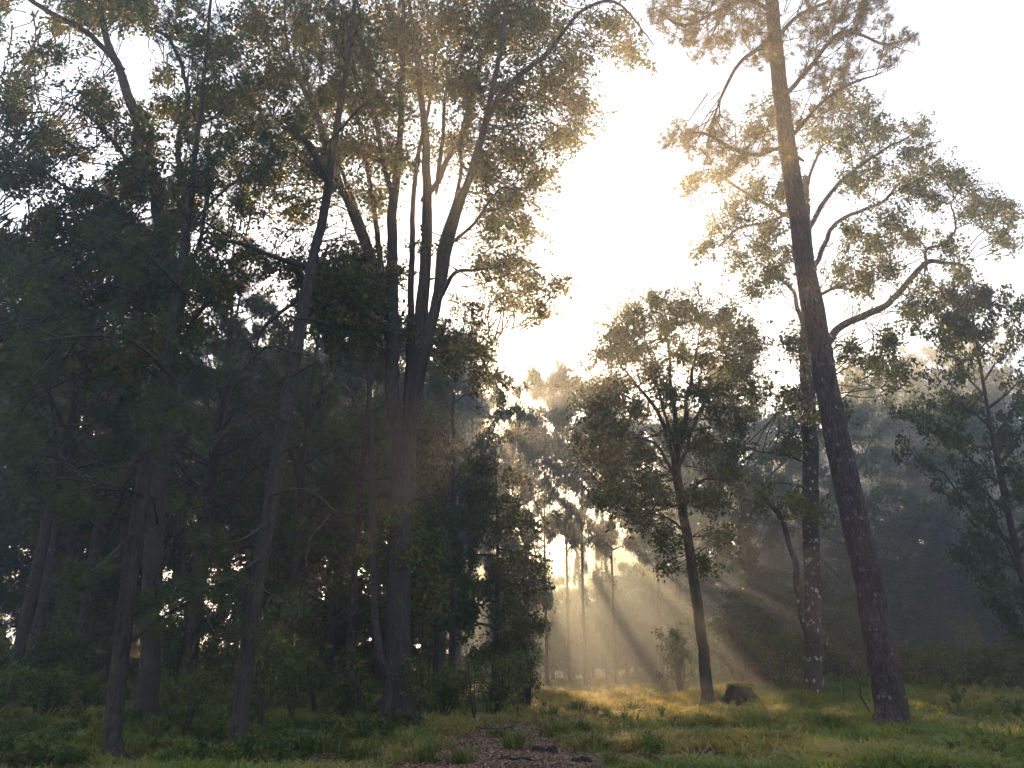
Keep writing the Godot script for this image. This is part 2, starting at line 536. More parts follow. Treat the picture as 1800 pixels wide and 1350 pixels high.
# ------------------------------------------------------------------ the place
func _ready() -> void:
	var cam := Camera3D.new()
	cam.name = "camera"
	cam.fov = rad_to_deg(2.0 * atan(675.0 / FOCAL))
	cam.near = 0.1
	cam.far = 900.0
	cam.position = Vector3(0, EYE, 0)
	cam.rotation_degrees = Vector3(PITCH, 0, 0)
	add_child(cam)
	cam.current = true

	var env := Environment.new()
	env.background_mode = Environment.BG_SKY
	var sky_mat := ProceduralSkyMaterial.new()
	sky_mat.sky_top_color = Color(0.82, 0.89, 1.0)
	sky_mat.sky_horizon_color = Color(0.92, 0.955, 1.0)
	sky_mat.sky_curve = 0.12
	sky_mat.sky_energy_multiplier = 0.56
	sky_mat.ground_bottom_color = Color(0.20, 0.19, 0.15)
	sky_mat.ground_horizon_color = Color(0.45, 0.44, 0.40)
	sky_mat.sun_angle_max = 9.0
	sky_mat.sun_curve = 0.2
	var sky := Sky.new()
	sky.sky_material = sky_mat
	env.sky = sky
	env.background_energy_multiplier = 1.0
	env.tonemap_mode = Environment.TONE_MAPPER_LINEAR
	env.tonemap_exposure = 6.5
	env.sdfgi_enabled = true
	env.ssao_enabled = true
	env.ssil_enabled = true
	# damp morning air, which scatters the low sun forward
	env.volumetric_fog_enabled = true
	env.volumetric_fog_density = 0.0029
	env.volumetric_fog_albedo = Color(0.95, 0.97, 1.0)
	env.volumetric_fog_anisotropy = 0.70
	var world := WorldEnvironment.new()
	world.name = "world"
	world.environment = env
	add_child(world)

	var sun := DirectionalLight3D.new()
	sun.name = "sun"
	sun.light_color = Color(1.0, 0.82, 0.58)
	sun.light_energy = 1.6
	sun.light_angular_distance = 0.5
	sun.shadow_enabled = true
	sun.rotation_degrees = Vector3(-16.7, 180.0 + 1.4, 0)
	add_child(sun)

	# a bank of mist hanging under the trees behind the glade
	var mist := FogVolume.new()
	mist.name = "mist"
	mist.shape = RenderingServer.FOG_VOLUME_SHAPE_BOX
	mist.size = Vector3(74, 22, 62)
	mist.position = Vector3(34, 9, -61)
	var mm := FogMaterial.new()
	mm.resource_name = "mist"
	mm.density = 0.0075
	mm.albedo = Color(0.86, 0.94, 1.0)
	mist.material = mm
	add_child(mist)
	mist.set_meta("label", "pale blue morning mist hanging between the far trees")
	mist.set_meta("category", "mist")
	mist.set_meta("kind", "stuff")

	noise.seed = 5
	noise.frequency = 0.02
	noise.fractal_octaves = 3
	make_templates()
	make_materials()
	build_ground()
	near_trees()
	far_trees()
	shrubs()
	floor_plants()
	small_things()
	tell_apart()

# things that would share a label are told apart by their order from the left
func tell_apart() -> void:
	var by := {}
	for o in get_children():
		if o is Node3D and o.has_meta("label") and o.get_meta("kind", "") == "":
			by.get_or_add(o.get_meta("label"), []).append(o)
	var nth := ["leftmost", "second", "third", "fourth", "fifth", "sixth", "seventh", "eighth", "ninth", "tenth", "eleventh", "twelfth", "thirteenth", "fourteenth", "fifteenth", "sixteenth", "seventeenth", "eighteenth", "nineteenth", "twentieth"]
	for label in by:
		var same: Array = by[label]
		if same.size() < 2:
			continue
		same.sort_custom(func(p, q): return p.position.x / -p.position.z < q.position.x / -q.position.z)
		for k in same.size():
			var last: bool = k == same.size() - 1
			same[k].set_meta("label", "%s, %s" % [label, "rightmost" if last else (nth[k] + ("" if k == 0 else " from left"))])

func build_ground() -> void:
	var xs := []
	var zs := []
	var x := -150.0
	while x < 150.0:
		xs.append(x)
		x += 0.3 if absf(x) < 14.0 else (0.8 if absf(x) < 30.0 else 5.0)
	xs.append(150.0)
	var d := -60.0
	while d < 210.0:
		zs.append(-d)
		d += 6.0 if d < 6.0 else (0.3 if d < 36.0 else (0.7 if d < 70.0 else 6.0))
	zs.append(-210.0)
	var b := Buf.new()
	for z in zs:
		for xx in xs:
			b.v.append(Vector3(xx, gh(xx, z), z))
			var p := path_share(xx, z)
			var n1 := noise.get_noise_2d(xx * 22.0, z * 22.0 + 300.0)
			var n2 := noise.get_noise_2d(xx * 5.0 + 90.0, z * 5.0)
			var green := clampf(0.55 + n1 * 0.9 + n2 * 0.9 + smoothstep(2.0, 9.0, xx) * 0.25 - p * 0.9, 0.0, 1.0)
			var soil := Color(0.070, 0.042, 0.028).lerp(Color(0.115, 0.070, 0.046), clampf(0.5 + n1 * 1.2, 0, 1))
			b.c.append(soil.lerp(Color(0.070, 0.075, 0.026), green))
	var nx := xs.size()
	for k in zs.size() - 1:
		for j in nx - 1:
			var o := k * nx + j
			b.i.append_array([o, o + nx, o + 1, o + 1, o + nx, o + nx + 1])
	# smooth normals from the height
	for v in b.v:
		b.n.append(Vector3(gh(v.x - 0.15, v.z) - gh(v.x + 0.15, v.z), 0.3, gh(v.x, v.z - 0.15) - gh(v.x, v.z + 0.15)).normalized())
	part("ground", b, mats["soil"], self).set_meta("kind", "structure")

func near_trees() -> void:
	rng.seed = 101
	# the many-stemmed oak left of the path
	var a := 18.7
	traced_tree("oak_tree", "large dark oak left of the path, its trunk splitting into many tall upright limbs", a,
		[[697, 1285, 0.46], [698, 1250, 0.385], [699, 1200, 0.31], [700, 1100, 0.285], [704, 950, 0.295], [708, 820, 0.30], [710, 745, 0.27]],
		[
			[a, a - 0.6, [703, 800, 0.185], [690, 680, 0.185], [690, 560, 0.167], [690, 450, 0.150], [690, 360, 0.132], [700, 290, 0.106], [705, 180, 0.088], [710, 50, 0.070], [705, -90, 0.035]],
			[a - 0.4, a + 0.9, [692, 352, 0.079], [670, 270, 0.070], [655, 170, 0.062], [640, 80, 0.053], [628, 0, 0.044], [610, -90, 0.026]],
			[a, a + 1.6, [692, 640, 0.132], [672, 530, 0.132], [642, 430, 0.123], [608, 350, 0.114], [585, 295, 0.106], [560, 220, 0.088], [530, 150, 0.079], [490, 95, 0.062], [460, 50, 0.053], [430, -20, 0.026]],
			[a + 0.7, a - 1.0, [610, 354, 0.070], [578, 270, 0.062], [562, 215, 0.062], [548, 180, 0.053], [515, 120, 0.044], [500, 40, 0.035], [505, -60, 0.018]],
			[a + 0.9, a + 2.4, [578, 275, 0.062], [530, 250, 0.053], [480, 237, 0.044], [430, 205, 0.035], [385, 195, 0.018]],
			[a, a + 0.8, [714, 780, 0.194], [733, 630, 0.189], [742, 540, 0.176], [750, 450, 0.163], [752, 360, 0.141], [748, 250, 0.114], [740, 180, 0.097], [733, 100, 0.079], [722, 20, 0.053], [715, -80, 0.026]],
			[a + 0.4, a + 2.0, [752, 340, 0.088], [772, 315, 0.088], [790, 275, 0.079], [812, 248, 0.070], [826, 200, 0.062], [835, 140, 0.044], [850, 60, 0.026]],
			[a + 0.5, a - 0.6, [768, 320, 0.070], [778, 250, 0.062], [783, 170, 0.053], [800, 120, 0.053], [832, 65, 0.044], [865, 30, 0.035], [905, 5, 0.018]],
			[a - 0.1, a - 1.6, [720, 760, 0.150], [746, 620, 0.150], [765, 540, 0.145], [785, 450, 0.132], [800, 385, 0.123], [828, 300, 0.106], [853, 220, 0.097], [868, 150, 0.079], [885, 60, 0.062], [892, -20, 0.044], [900, -100, 0.018]],
			[a - 1.0, a - 3.0, [856, 212, 0.088], [885, 160, 0.079], [930, 120, 0.070], [965, 90, 0.062], [990, 55, 0.053], [1020, 22, 0.048], [1055, 4, 0.044], [1090, 8, 0.035], [1120, 40, 0.026], [1150, 80, 0.013]],
			[a - 0.4, a - 1.2, [763, 550, 0.070], [780, 510, 0.070], [800, 480, 0.053], [830, 475, 0.044], [870, 470, 0.018]],
			[a - 0.3, a - 1.4, [790, 430, 0.053], [830, 395, 0.044], [862, 350, 0.040], [890, 330, 0.035], [925, 345, 0.018]],
			[a, a + 1.0, [736, 645, 0.097], [758, 605, 0.088], [785, 597, 0.079], [815, 605, 0.062], [845, 625, 0.044], [862, 665, 0.018]],
			[a - 0.1, a - 1.8, [684, 560, 0.088], [600, 500, 0.079], [540, 470, 0.070], [480, 450, 0.062], [440, 433, 0.053], [400, 425, 0.044], [365, 438, 0.035], [335, 470, 0.018]],
			[a - 0.1, a - 1.2, [690, 640, 0.079], [640, 560, 0.070], [580, 535, 0.062], [535, 525, 0.053], [480, 560, 0.044], [455, 590, 0.035], [445, 640, 0.026], [432, 700, 0.013]],
			[a - 0.1, a - 0.2, [686, 1195, 0.123], [665, 1145, 0.101], [658, 1050, 0.088], [655, 900, 0.088], [652, 760, 0.079], [648, 640, 0.062], [655, 560, 0.026]],
			[a + 0.2, a + 1.8, [716, 700, 0.10], [721, 560, 0.095], [724, 430, 0.085], [732, 300, 0.07], [756, 170, 0.055], [772, 40, 0.03]],
			[a, a + 2.2, [690, 600, 0.09], [668, 450, 0.085], [652, 330, 0.07], [628, 200, 0.055], [596, 70, 0.03]],
			[a - 0.4, a + 1.2, [764, 545, 0.08], [776, 430, 0.075], [806, 330, 0.06], [815, 220, 0.05], [846, 110, 0.025]],
			[a + 0.2, a + 3.0, [686, 560, 0.08], [650, 430, 0.075], [600, 300, 0.06], [548, 170, 0.05], [520, 60, 0.025]],
		], "oak_bark", func(root, first, anchors):
			oak_masses(root, first, anchors, [
				[600, 500, 60], [560, 480, 45], [640, 520, 50], [665, 560, 40], [590, 560, 45], [520, 470, 35], [680, 605, 30], [540, 520, 35], [470, 470, 30], [430, 450, 22], [645, 460, 35], [595, 510, 60], [640, 540, 46], [560, 500, 44], [615, 570, 36],
				[450, 40, 70], [540, 60, 75], [620, 80, 75], [700, 60, 80], [790, 40, 80], [870, 60, 75], [940, 40, 65], [480, 140, 60], [580, 170, 60], [660, 180, 65], [740, 140, 60], [820, 150, 65], [890, 190, 60], [960, 150, 50],
				[440, 230, 55], [520, 230, 50], [610, 260, 55], [690, 270, 50], [660, 350, 40], [560, 300, 50], [470, 310, 50], [430, 350, 45], [520, 370, 40], [800, 250, 40], [850, 300, 45], [910, 270, 50], [990, 240, 40], [1020, 190, 40], [1010, 110, 45], [1070, 40, 40], [1110, 90, 35],
				[900, 350, 45], [940, 310, 35], [870, 400, 35], [920, 400, 32], [900, 460, 36], [850, 470, 25], [930, 500, 35], [890, 530, 30], [950, 540, 24], [985, 500, 20], [830, 540, 18],
				[715, 975, 40], [760, 1040, 34], [700, 905, 26], [735, 930, 28], [640, 980, 24], [660, 1010, 20], [840, 620, 35], [800, 625, 30], [865, 665, 25], [770, 600, 22], [720, 590, 20], [700, 480, 18], [740, 430, 14],
				[500, -90, 110], [650, -100, 120], [800, -90, 120], [930, -60, 90],
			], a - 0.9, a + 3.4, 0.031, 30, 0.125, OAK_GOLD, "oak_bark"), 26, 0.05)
	# the same oak carries shoots low on its trunk: a small tree growing against it
	# the tall leaning pine on the right
	var e := 18.0
	traced_tree("pine_tree", "tall straight pine with bare grey brown trunk standing in the meadow at right", e,
		[[1572, 1292, 0.387], [1570, 1268, 0.360], [1560, 1200, 0.329], [1542, 1110, 0.310], [1517, 980, 0.302], [1490, 860, 0.297], [1465, 740, 0.293], [1448, 650, 0.288], [1428, 540, 0.275], [1410, 430, 0.257], [1394, 320, 0.243], [1380, 220, 0.225], [1366, 110, 0.211], [1356, 0, 0.194], [1350, -110, 0.153], [1346, -280, 0.063]],
		[
			[e, e - 1.0, [1360, 60, 0.07], [1330, 88, 0.06], [1300, 110, 0.05], [1275, 155, 0.045], [1255, 205, 0.03]],
			[e, e - 1.5, [1396, 275, 0.07], [1370, 262, 0.06], [1330, 272, 0.055], [1290, 262, 0.05], [1240, 235, 0.04], [1195, 235, 0.015]],
			[e, e + 1.5, [1384, 165, 0.07], [1430, 110, 0.065], [1470, 62, 0.06], [1510, 60, 0.05], [1560, 78, 0.04], [1612, 62, 0.015]],
			[e, e + 0.8, [1392, 240, 0.06], [1440, 185, 0.05], [1490, 150, 0.045], [1545, 130, 0.02]],
			[e, e + 1.8, [1362, 70, 0.07], [1400, 30, 0.06], [1450, 5, 0.05], [1510, -20, 0.02]],
			[e, e - 1.6, [1356, 20, 0.07], [1310, 0, 0.06], [1260, 20, 0.05], [1200, 45, 0.04], [1160, 20, 0.015]],
			[e, e - 2.2, [1356, 0, 0.06], [1330, -40, 0.05], [1290, -50, 0.04], [1230, -30, 0.015]],
			[e, e + 0.5, [1352, -60, 0.06], [1400, -90, 0.05], [1460, -110, 0.015]],
		], "pine_bark", func(root, first, anchors):
			pine_masses(root, first, anchors, [
				[1240, 250, 38], [1200, 235, 26], [1285, 272, 34], [1325, 255, 28], [1270, 215, 20], [1175, 245, 16], [1370, 270, 22],
				[1200, 40, 42], [1250, 70, 42], [1300, 30, 45], [1335, 60, 30], [1165, 15, 30], [1330, 100, 22], [1370, 90, 24],
				[1420, 60, 36], [1455, 20, 40], [1485, 65, 34], [1500, 115, 26], [1540, 25, 30], [1560, 90, 28], [1602, 64, 18], [1465, 140, 28], [1430, 125, 26], [1510, 5, 30], [1400, 200, 20], [1440, 180, 22],
				[1300, -60, 70], [1400, -100, 70], [1480, -80, 60], [1220, -40, 60],
			], e - 1.6, e + 1.8, 0.034, 0.25, PINE_WARM), 26, 0.05)
	# the oak behind the pine
	var c := 27.0
	traced_tree("oak_tree", "oak with pale lichen patches on its dark trunk, just behind the big pine", c,
		[[1434, 1232, 0.34], [1432, 1205, 0.31], [1428, 1100, 0.285], [1427, 950, 0.275], [1424, 800, 0.265], [1420, 700, 0.255], [1418, 600, 0.24], [1420, 500, 0.21], [1418, 400, 0.17], [1416, 310, 0.10]],
		[
			[c, c - 1.0, [1420, 650, 0.16], [1462, 592, 0.15], [1490, 568, 0.14], [1540, 545, 0.13], [1565, 530, 0.12], [1600, 492, 0.11], [1628, 462, 0.1], [1655, 462, 0.07], [1690, 468, 0.05], [1712, 505, 0.02]],
			[c - 0.9, c - 2.4, [1628, 464, 0.06], [1632, 438, 0.055], [1660, 428, 0.05], [1680, 400, 0.04], [1672, 360, 0.03], [1690, 330, 0.015]],
			[c, c + 1.4, [1420, 490, 0.1], [1445, 440, 0.1], [1460, 405, 0.09], [1490, 380, 0.08], [1530, 365, 0.07], [1550, 355, 0.065], [1585, 320, 0.05], [1645, 285, 0.02]],
			[c, c - 1.4, [1418, 405, 0.1], [1440, 370, 0.1], [1468, 330, 0.08], [1500, 300, 0.07], [1545, 268, 0.06], [1605, 235, 0.02]],
			[c, c + 2.2, [1417, 335, 0.07], [1435, 280, 0.06], [1460, 240, 0.05], [1505, 215, 0.02]],
			[c, c - 1.2, [1419, 445, 0.09], [1392, 385, 0.09], [1365, 372, 0.08], [1330, 350, 0.07], [1290, 325, 0.06], [1250, 298, 0.02]],
			[c - 0.5, c - 1.6, [1378, 378, 0.06], [1345, 392, 0.05], [1300, 400, 0.05], [1262, 434, 0.02]],
			[c, c + 1.4, [1418, 585, 0.1], [1400, 530, 0.08], [1385, 505, 0.07], [1365, 480, 0.05], [1345, 445, 0.02]],
			[c - 0.2, c - 0.7, [1420, 1120, 0.12], [1406, 1050, 0.11], [1396, 980, 0.10], [1380, 930, 0.09], [1360, 892, 0.10], [1340, 866, 0.04]],
			[c, c - 1.5, [1424, 820, 0.07], [1385, 800, 0.05], [1340, 795, 0.03], [1300, 780, 0.01]],
			[c, c + 1.2, [1426, 860, 0.05], [1390, 850, 0.035], [1340, 850, 0.01]],
			[c, c + 1.5, [1440, 520, 0.07], [1470, 505, 0.06], [1505, 510, 0.05], [1545, 490, 0.02]],
		], "lichen_bark", func(root, first, anchors):
			oak_masses(root, first, anchors, [
				[1480, 180, 30], [1520, 195, 32], [1440, 230, 32], [1550, 230, 34], [1615, 232, 28], [1600, 275, 28], [1490, 250, 34], [1500, 320, 32], [1540, 300, 30], [1650, 300, 26], [1640, 345, 28], [1690, 315, 24], [1710, 375, 30], [1745, 365, 30], [1775, 375, 24], [1760, 420, 28], [1600, 330, 26],
				[1500, 410, 28], [1535, 430, 28], [1570, 395, 28], [1605, 420, 26], [1480, 480, 26], [1520, 495, 30], [1565, 475, 26], [1600, 545, 26], [1645, 540, 24], [1625, 500, 20], [1690, 485, 28], [1720, 525, 28], [1660, 430, 22],
				[1500, 615, 26], [1540, 640, 30], [1580, 655, 28], [1565, 600, 24], [1690, 560, 24],
				[1330, 330, 30], [1290, 370, 26], [1350, 400, 28], [1260, 400, 24], [1235, 440, 22], [1340, 440, 28], [1260, 305, 28], [1215, 322, 22], [1300, 460, 24], [1355, 480, 26], [1385, 450, 24], [1325, 505, 24], [1380, 330, 28], [1360, 200, 30], [1330, 230, 26],
				[1395, 600, 26], [1385, 700, 30], [1450, 720, 26], [1390, 780, 26], [1400, 880, 22], [1340, 880, 20], [1440, 900, 18],
			], c - 2.6, c + 2.8, 0.046, 30, 0.14, OAK, "oak_bark"), 22)
	# the slender oak between path and stump
	var f := 27.5
	traced_tree("oak_tree", "slender oak with bare lower trunk and fan of thin limbs right of the path", f,
		[[1243, 1230, 0.225], [1241, 1200, 0.20], [1237, 1150, 0.19], [1228, 1080, 0.18], [1214, 980, 0.17], [1200, 900, 0.165], [1192, 845, 0.16], [1189, 800, 0.12]],
		[
			[f, f - 1.5, [1190, 830, 0.09], [1172, 765, 0.08], [1150, 715, 0.07], [1120, 680, 0.05], [1088, 640, 0.02]],
			[f, f + 1.0, [1189, 800, 0.10], [1184, 720, 0.09], [1178, 650, 0.07], [1170, 580, 0.05], [1158, 535, 0.02]],
			[f, f - 1.0, [1190, 810, 0.09], [1206, 720, 0.08], [1216, 650, 0.06], [1228, 590, 0.02]],
			[f, f + 1.6, [1192, 830, 0.08], [1222, 745, 0.07], [1250, 690, 0.06], [1280, 625, 0.02]],
			[f, f + 1.2, [1193, 850, 0.07], [1155, 785, 0.06], [1110, 768, 0.045], [1048, 760, 0.015]],
			[f, f - 2.0, [1197, 880, 0.06], [1240, 842, 0.05], [1285, 850, 0.015]],
			[f, f - 1.4, [1205, 935, 0.05], [1160, 905, 0.04], [1110, 905, 0.015]],
			[f, f - 1.8, [1190, 800, 0.06], [1160, 700, 0.05], [1140, 620, 0.04], [1130, 560, 0.015]],
		], "oak_bark", func(root, first, anchors):
			oak_masses(root, first, anchors, [
				[1090, 590, 32], [1110, 555, 28], [1150, 525, 26], [1200, 545, 32], [1170, 575, 30], [1235, 560, 32], [1275, 560, 34], [1305, 585, 30], [1320, 615, 28], [1290, 645, 30], [1312, 685, 28], [1120, 620, 32], [1065, 620, 24], [1080, 680, 34], [1240, 630, 30], [1200, 620, 24], [1150, 650, 28],
				[1050, 740, 32], [1085, 765, 34], [1115, 720, 28], [1130, 800, 30], [1060, 800, 28], [1300, 740, 26], [1290, 790, 24], [1090, 860, 26], [1120, 905, 28], [1155, 870, 24], [1255, 880, 22], [1280, 835, 24],
				[1045, 690, 34], [1075, 830, 34], [1030, 790, 26], [1140, 850, 30], [1060, 880, 26], [1190, 760, 26], [1235, 780, 28], [1260, 720, 28], [1180, 690, 26], [1230, 690, 26], [1165, 945, 24], [1270, 940, 22], [1215, 870, 22], [1240, 995, 16], [1180, 1000, 14],
			], f - 2.4, f + 2.8, 0.052, 32, 0.14, OAK, "oak_bark"), 16)
	# left side
	var g := 18.0
	traced_tree("oak_tree", "old oak at far left with crooked forked limbs high against the white sky", g,
		[[255, 1290, 0.30], [257, 1250, 0.25], [262, 1150, 0.215], [268, 1000, 0.21], [277, 880, 0.21], [290, 760, 0.205], [300, 680, 0.20], [302, 600, 0.19], [295, 500, 0.18], [282, 400, 0.17], [272, 330, 0.16], [255, 260, 0.15], [228, 175, 0.135], [210, 120, 0.12], [195, 88, 0.11], [180, 40, 0.09], [165, -20, 0.07], [150, -110, 0.03]],
		[
			[g, g - 1.4, [202, 105, 0.09], [160, 65, 0.08], [115, 35, 0.08], [75, 15, 0.07], [45, -10, 0.05], [0, -50, 0.02]],
			[g, g + 1.4, [302, 600, 0.12], [322, 500, 0.11], [324, 420, 0.10], [321, 340, 0.09], [315, 250, 0.075], [328, 190, 0.07], [322, 130, 0.06], [298, 72, 0.055], [262, 45, 0.05], [235, 15, 0.04], [215, -30, 0.02]],
			[g + 0.4, g + 2.0, [322, 500, 0.07], [345, 440, 0.06], [358, 380, 0.055], [366, 300, 0.05], [372, 210, 0.02]],
			[g, g - 2.0, [290, 460, 0.07], [240, 400, 0.06], [190, 350, 0.05], [120, 330, 0.04], [60, 290, 0.015]],
			[g, g - 1.6, [268, 310, 0.06], [220, 280, 0.05], [170, 215, 0.04], [110, 180, 0.015]],
			[g, g - 1.2, [300, 560, 0.06], [250, 520, 0.05], [190, 500, 0.04], [130, 520, 0.015]],
			[g, g - 1.0, [296, 640, 0.07], [340, 560, 0.06], [380, 520, 0.04], [420, 500, 0.015]],
		], "oak_bark", func(root, first, anchors):
			var circles := []
			for k in 130:
				var x := rng.randf_range(-60, 440)
				var y := rng.randf_range(-120, 640)
				if Vector2(x, y).distance_to(Vector2(205, 105)) < 62.0 or Vector2(x, y).distance_to(Vector2(270, 70)) < 40.0 or (x > 395 and y > 430):
					continue
				circles.append([x, y, rng.randf_range(18, 44)])
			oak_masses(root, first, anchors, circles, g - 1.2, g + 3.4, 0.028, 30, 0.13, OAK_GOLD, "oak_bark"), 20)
	var p1 := 13.6
	traced_tree("pine_tree", "slim dark pine trunk nearest the left corner of the photograph", p1,
		[[195, 1335, 0.165], [197, 1310, 0.15], [207, 1180, 0.14], [225, 1050, 0.135], [240, 930, 0.13], [262, 800, 0.115], [284, 690, 0.095], [305, 560, 0.08], [325, 420, 0.07], [345, 260, 0.055], [362, 100, 0.04], [378, -80, 0.02]],
		[
			[p1, p1 - 2.0, [290, 650, 0.04], [230, 600, 0.035], [150, 590, 0.03], [70, 600, 0.01]],
			[p1, p1 + 1.5, [262, 800, 0.035], [330, 760, 0.03], [400, 750, 0.01]],
			[p1, p1 - 1.0, [312, 500, 0.04], [250, 440, 0.035], [180, 420, 0.01]],
			[p1, p1 - 2.0, [250, 870, 0.03], [180, 850, 0.025], [100, 880, 0.01]],
			[p1, p1 - 1.2, [240, 930, 0.03], [180, 990, 0.025], [110, 1040, 0.01]],
			[p1, p1 + 1.4, [330, 400, 0.04], [400, 330, 0.03], [460, 300, 0.01]],
			[p1, p1 - 1.6, [300, 600, 0.04], [350, 640, 0.03], [420, 660, 0.01]],
		], "oak_bark", func(root, first, anchors):
			pine_masses(root, first, anchors, [
				[100, 600, 60], [200, 590, 50], [60, 640, 50], [350, 755, 34], [190, 430, 50], [240, 460, 40], [120, 870, 45], [180, 860, 36], [130, 1030, 36], [275, 720, 40], [300, 600, 40], [320, 480, 40], [330, 330, 40], [260, 800, 26], [180, 1000, 26], [430, 320, 36], [360, 250, 50], [400, 150, 60], [340, 60, 60], [300, 400, 30], [390, 650, 30], [60, 500, 60], [30, 760, 60],
			], p1 - 1.8, p1 + 1.6, 0.012, 0.24, PINE), 14, 0.06)
	var p2 := 13.9
	traced_tree("pine_tree", "slim pine with thin dead lower twigs leaning between two oaks at left", p2,
		[[415, 1330, 0.17], [417, 1305, 0.155], [428, 1200, 0.14], [440, 1100, 0.135], [465, 950, 0.13], [490, 800, 0.125], [506, 700, 0.12], [520, 620, 0.115], [545, 480, 0.105], [570, 370, 0.095], [590, 240, 0.08], [612, 90, 0.06], [630, -60, 0.03]],
		[
			[p2, p2 - 1.4, [500, 740, 0.025], [450, 720, 0.02], [400, 760, 0.016], [330, 830, 0.006]],
			[p2, p2 + 1.0, [490, 800, 0.025], [440, 830, 0.02], [380, 880, 0.016], [320, 900, 0.006]],
			[p2, p2 - 1.2, [512, 660, 0.025], [560, 640, 0.02], [610, 680, 0.016], [640, 740, 0.006]],
			[p2, p2 + 1.2, [520, 620, 0.025], [470, 610, 0.02], [430, 650, 0.015], [400, 710, 0.006]],
			[p2, p2 - 1.0, [478, 870, 0.022], [540, 860, 0.018], [590, 900, 0.006]],
			[p2, p2 + 1.4, [530, 560, 0.025], [580, 570, 0.02], [640, 610, 0.006]],
			[p2, p2 - 1.5, [470, 920, 0.022], [420, 950, 0.018], [360, 960, 0.006]],
			[p2, p2 - 1.3, [460, 980, 0.022], [400, 1020, 0.018], [330, 1050, 0.006]],
			[p2, p2 + 1.3, [452, 1030, 0.022], [500, 1060, 0.018], [540, 1070, 0.006]],
			[p2, p2 + 1.3, [580, 320, 0.035], [540, 250, 0.03], [480, 210, 0.01]],
			[p2, p2 - 1.3, [590, 240, 0.035], [640, 180, 0.03], [690, 170, 0.01]],
		], "oak_bark", func(root, first, anchors):
			pine_masses(root, first, anchors, [
				[360, 1050, 34], [300, 1060, 40], [400, 1040, 30], [520, 1065, 26], [370, 960, 30], [330, 900, 28], [250, 1080, 34], [500, 230, 50], [540, 150, 60], [680, 180, 44], [620, 80, 60], [590, 0, 60], [470, 260, 34], [450, 1110, 28], [600, 740, 24],
			], p2 - 1.6, p2 + 1.6, 0.014, 0.23, PINE), 14, 0.06)

func whereabouts(x: float, d: float) -> String:
	var px := 900.0 + FOCAL * x / (d * 0.943)
	for t in [[150, "at the far left edge"], [330, "behind the old left oak"], [480, "left of the slim leaning pine"], [640, "right of the slim leaning pine"], [800, "behind the many-limbed oak"], [910, "behind the drooping oak"], [1030, "above the far path"], [1150, "left of the slender oak"], [1300, "right behind the slender oak"], [1460, "behind the lichen oak"], [1600, "behind the big pine"], [1720, "right of the big pine"]]:
		if px < t[0]:
			return t[1]
	return "near the right edge"

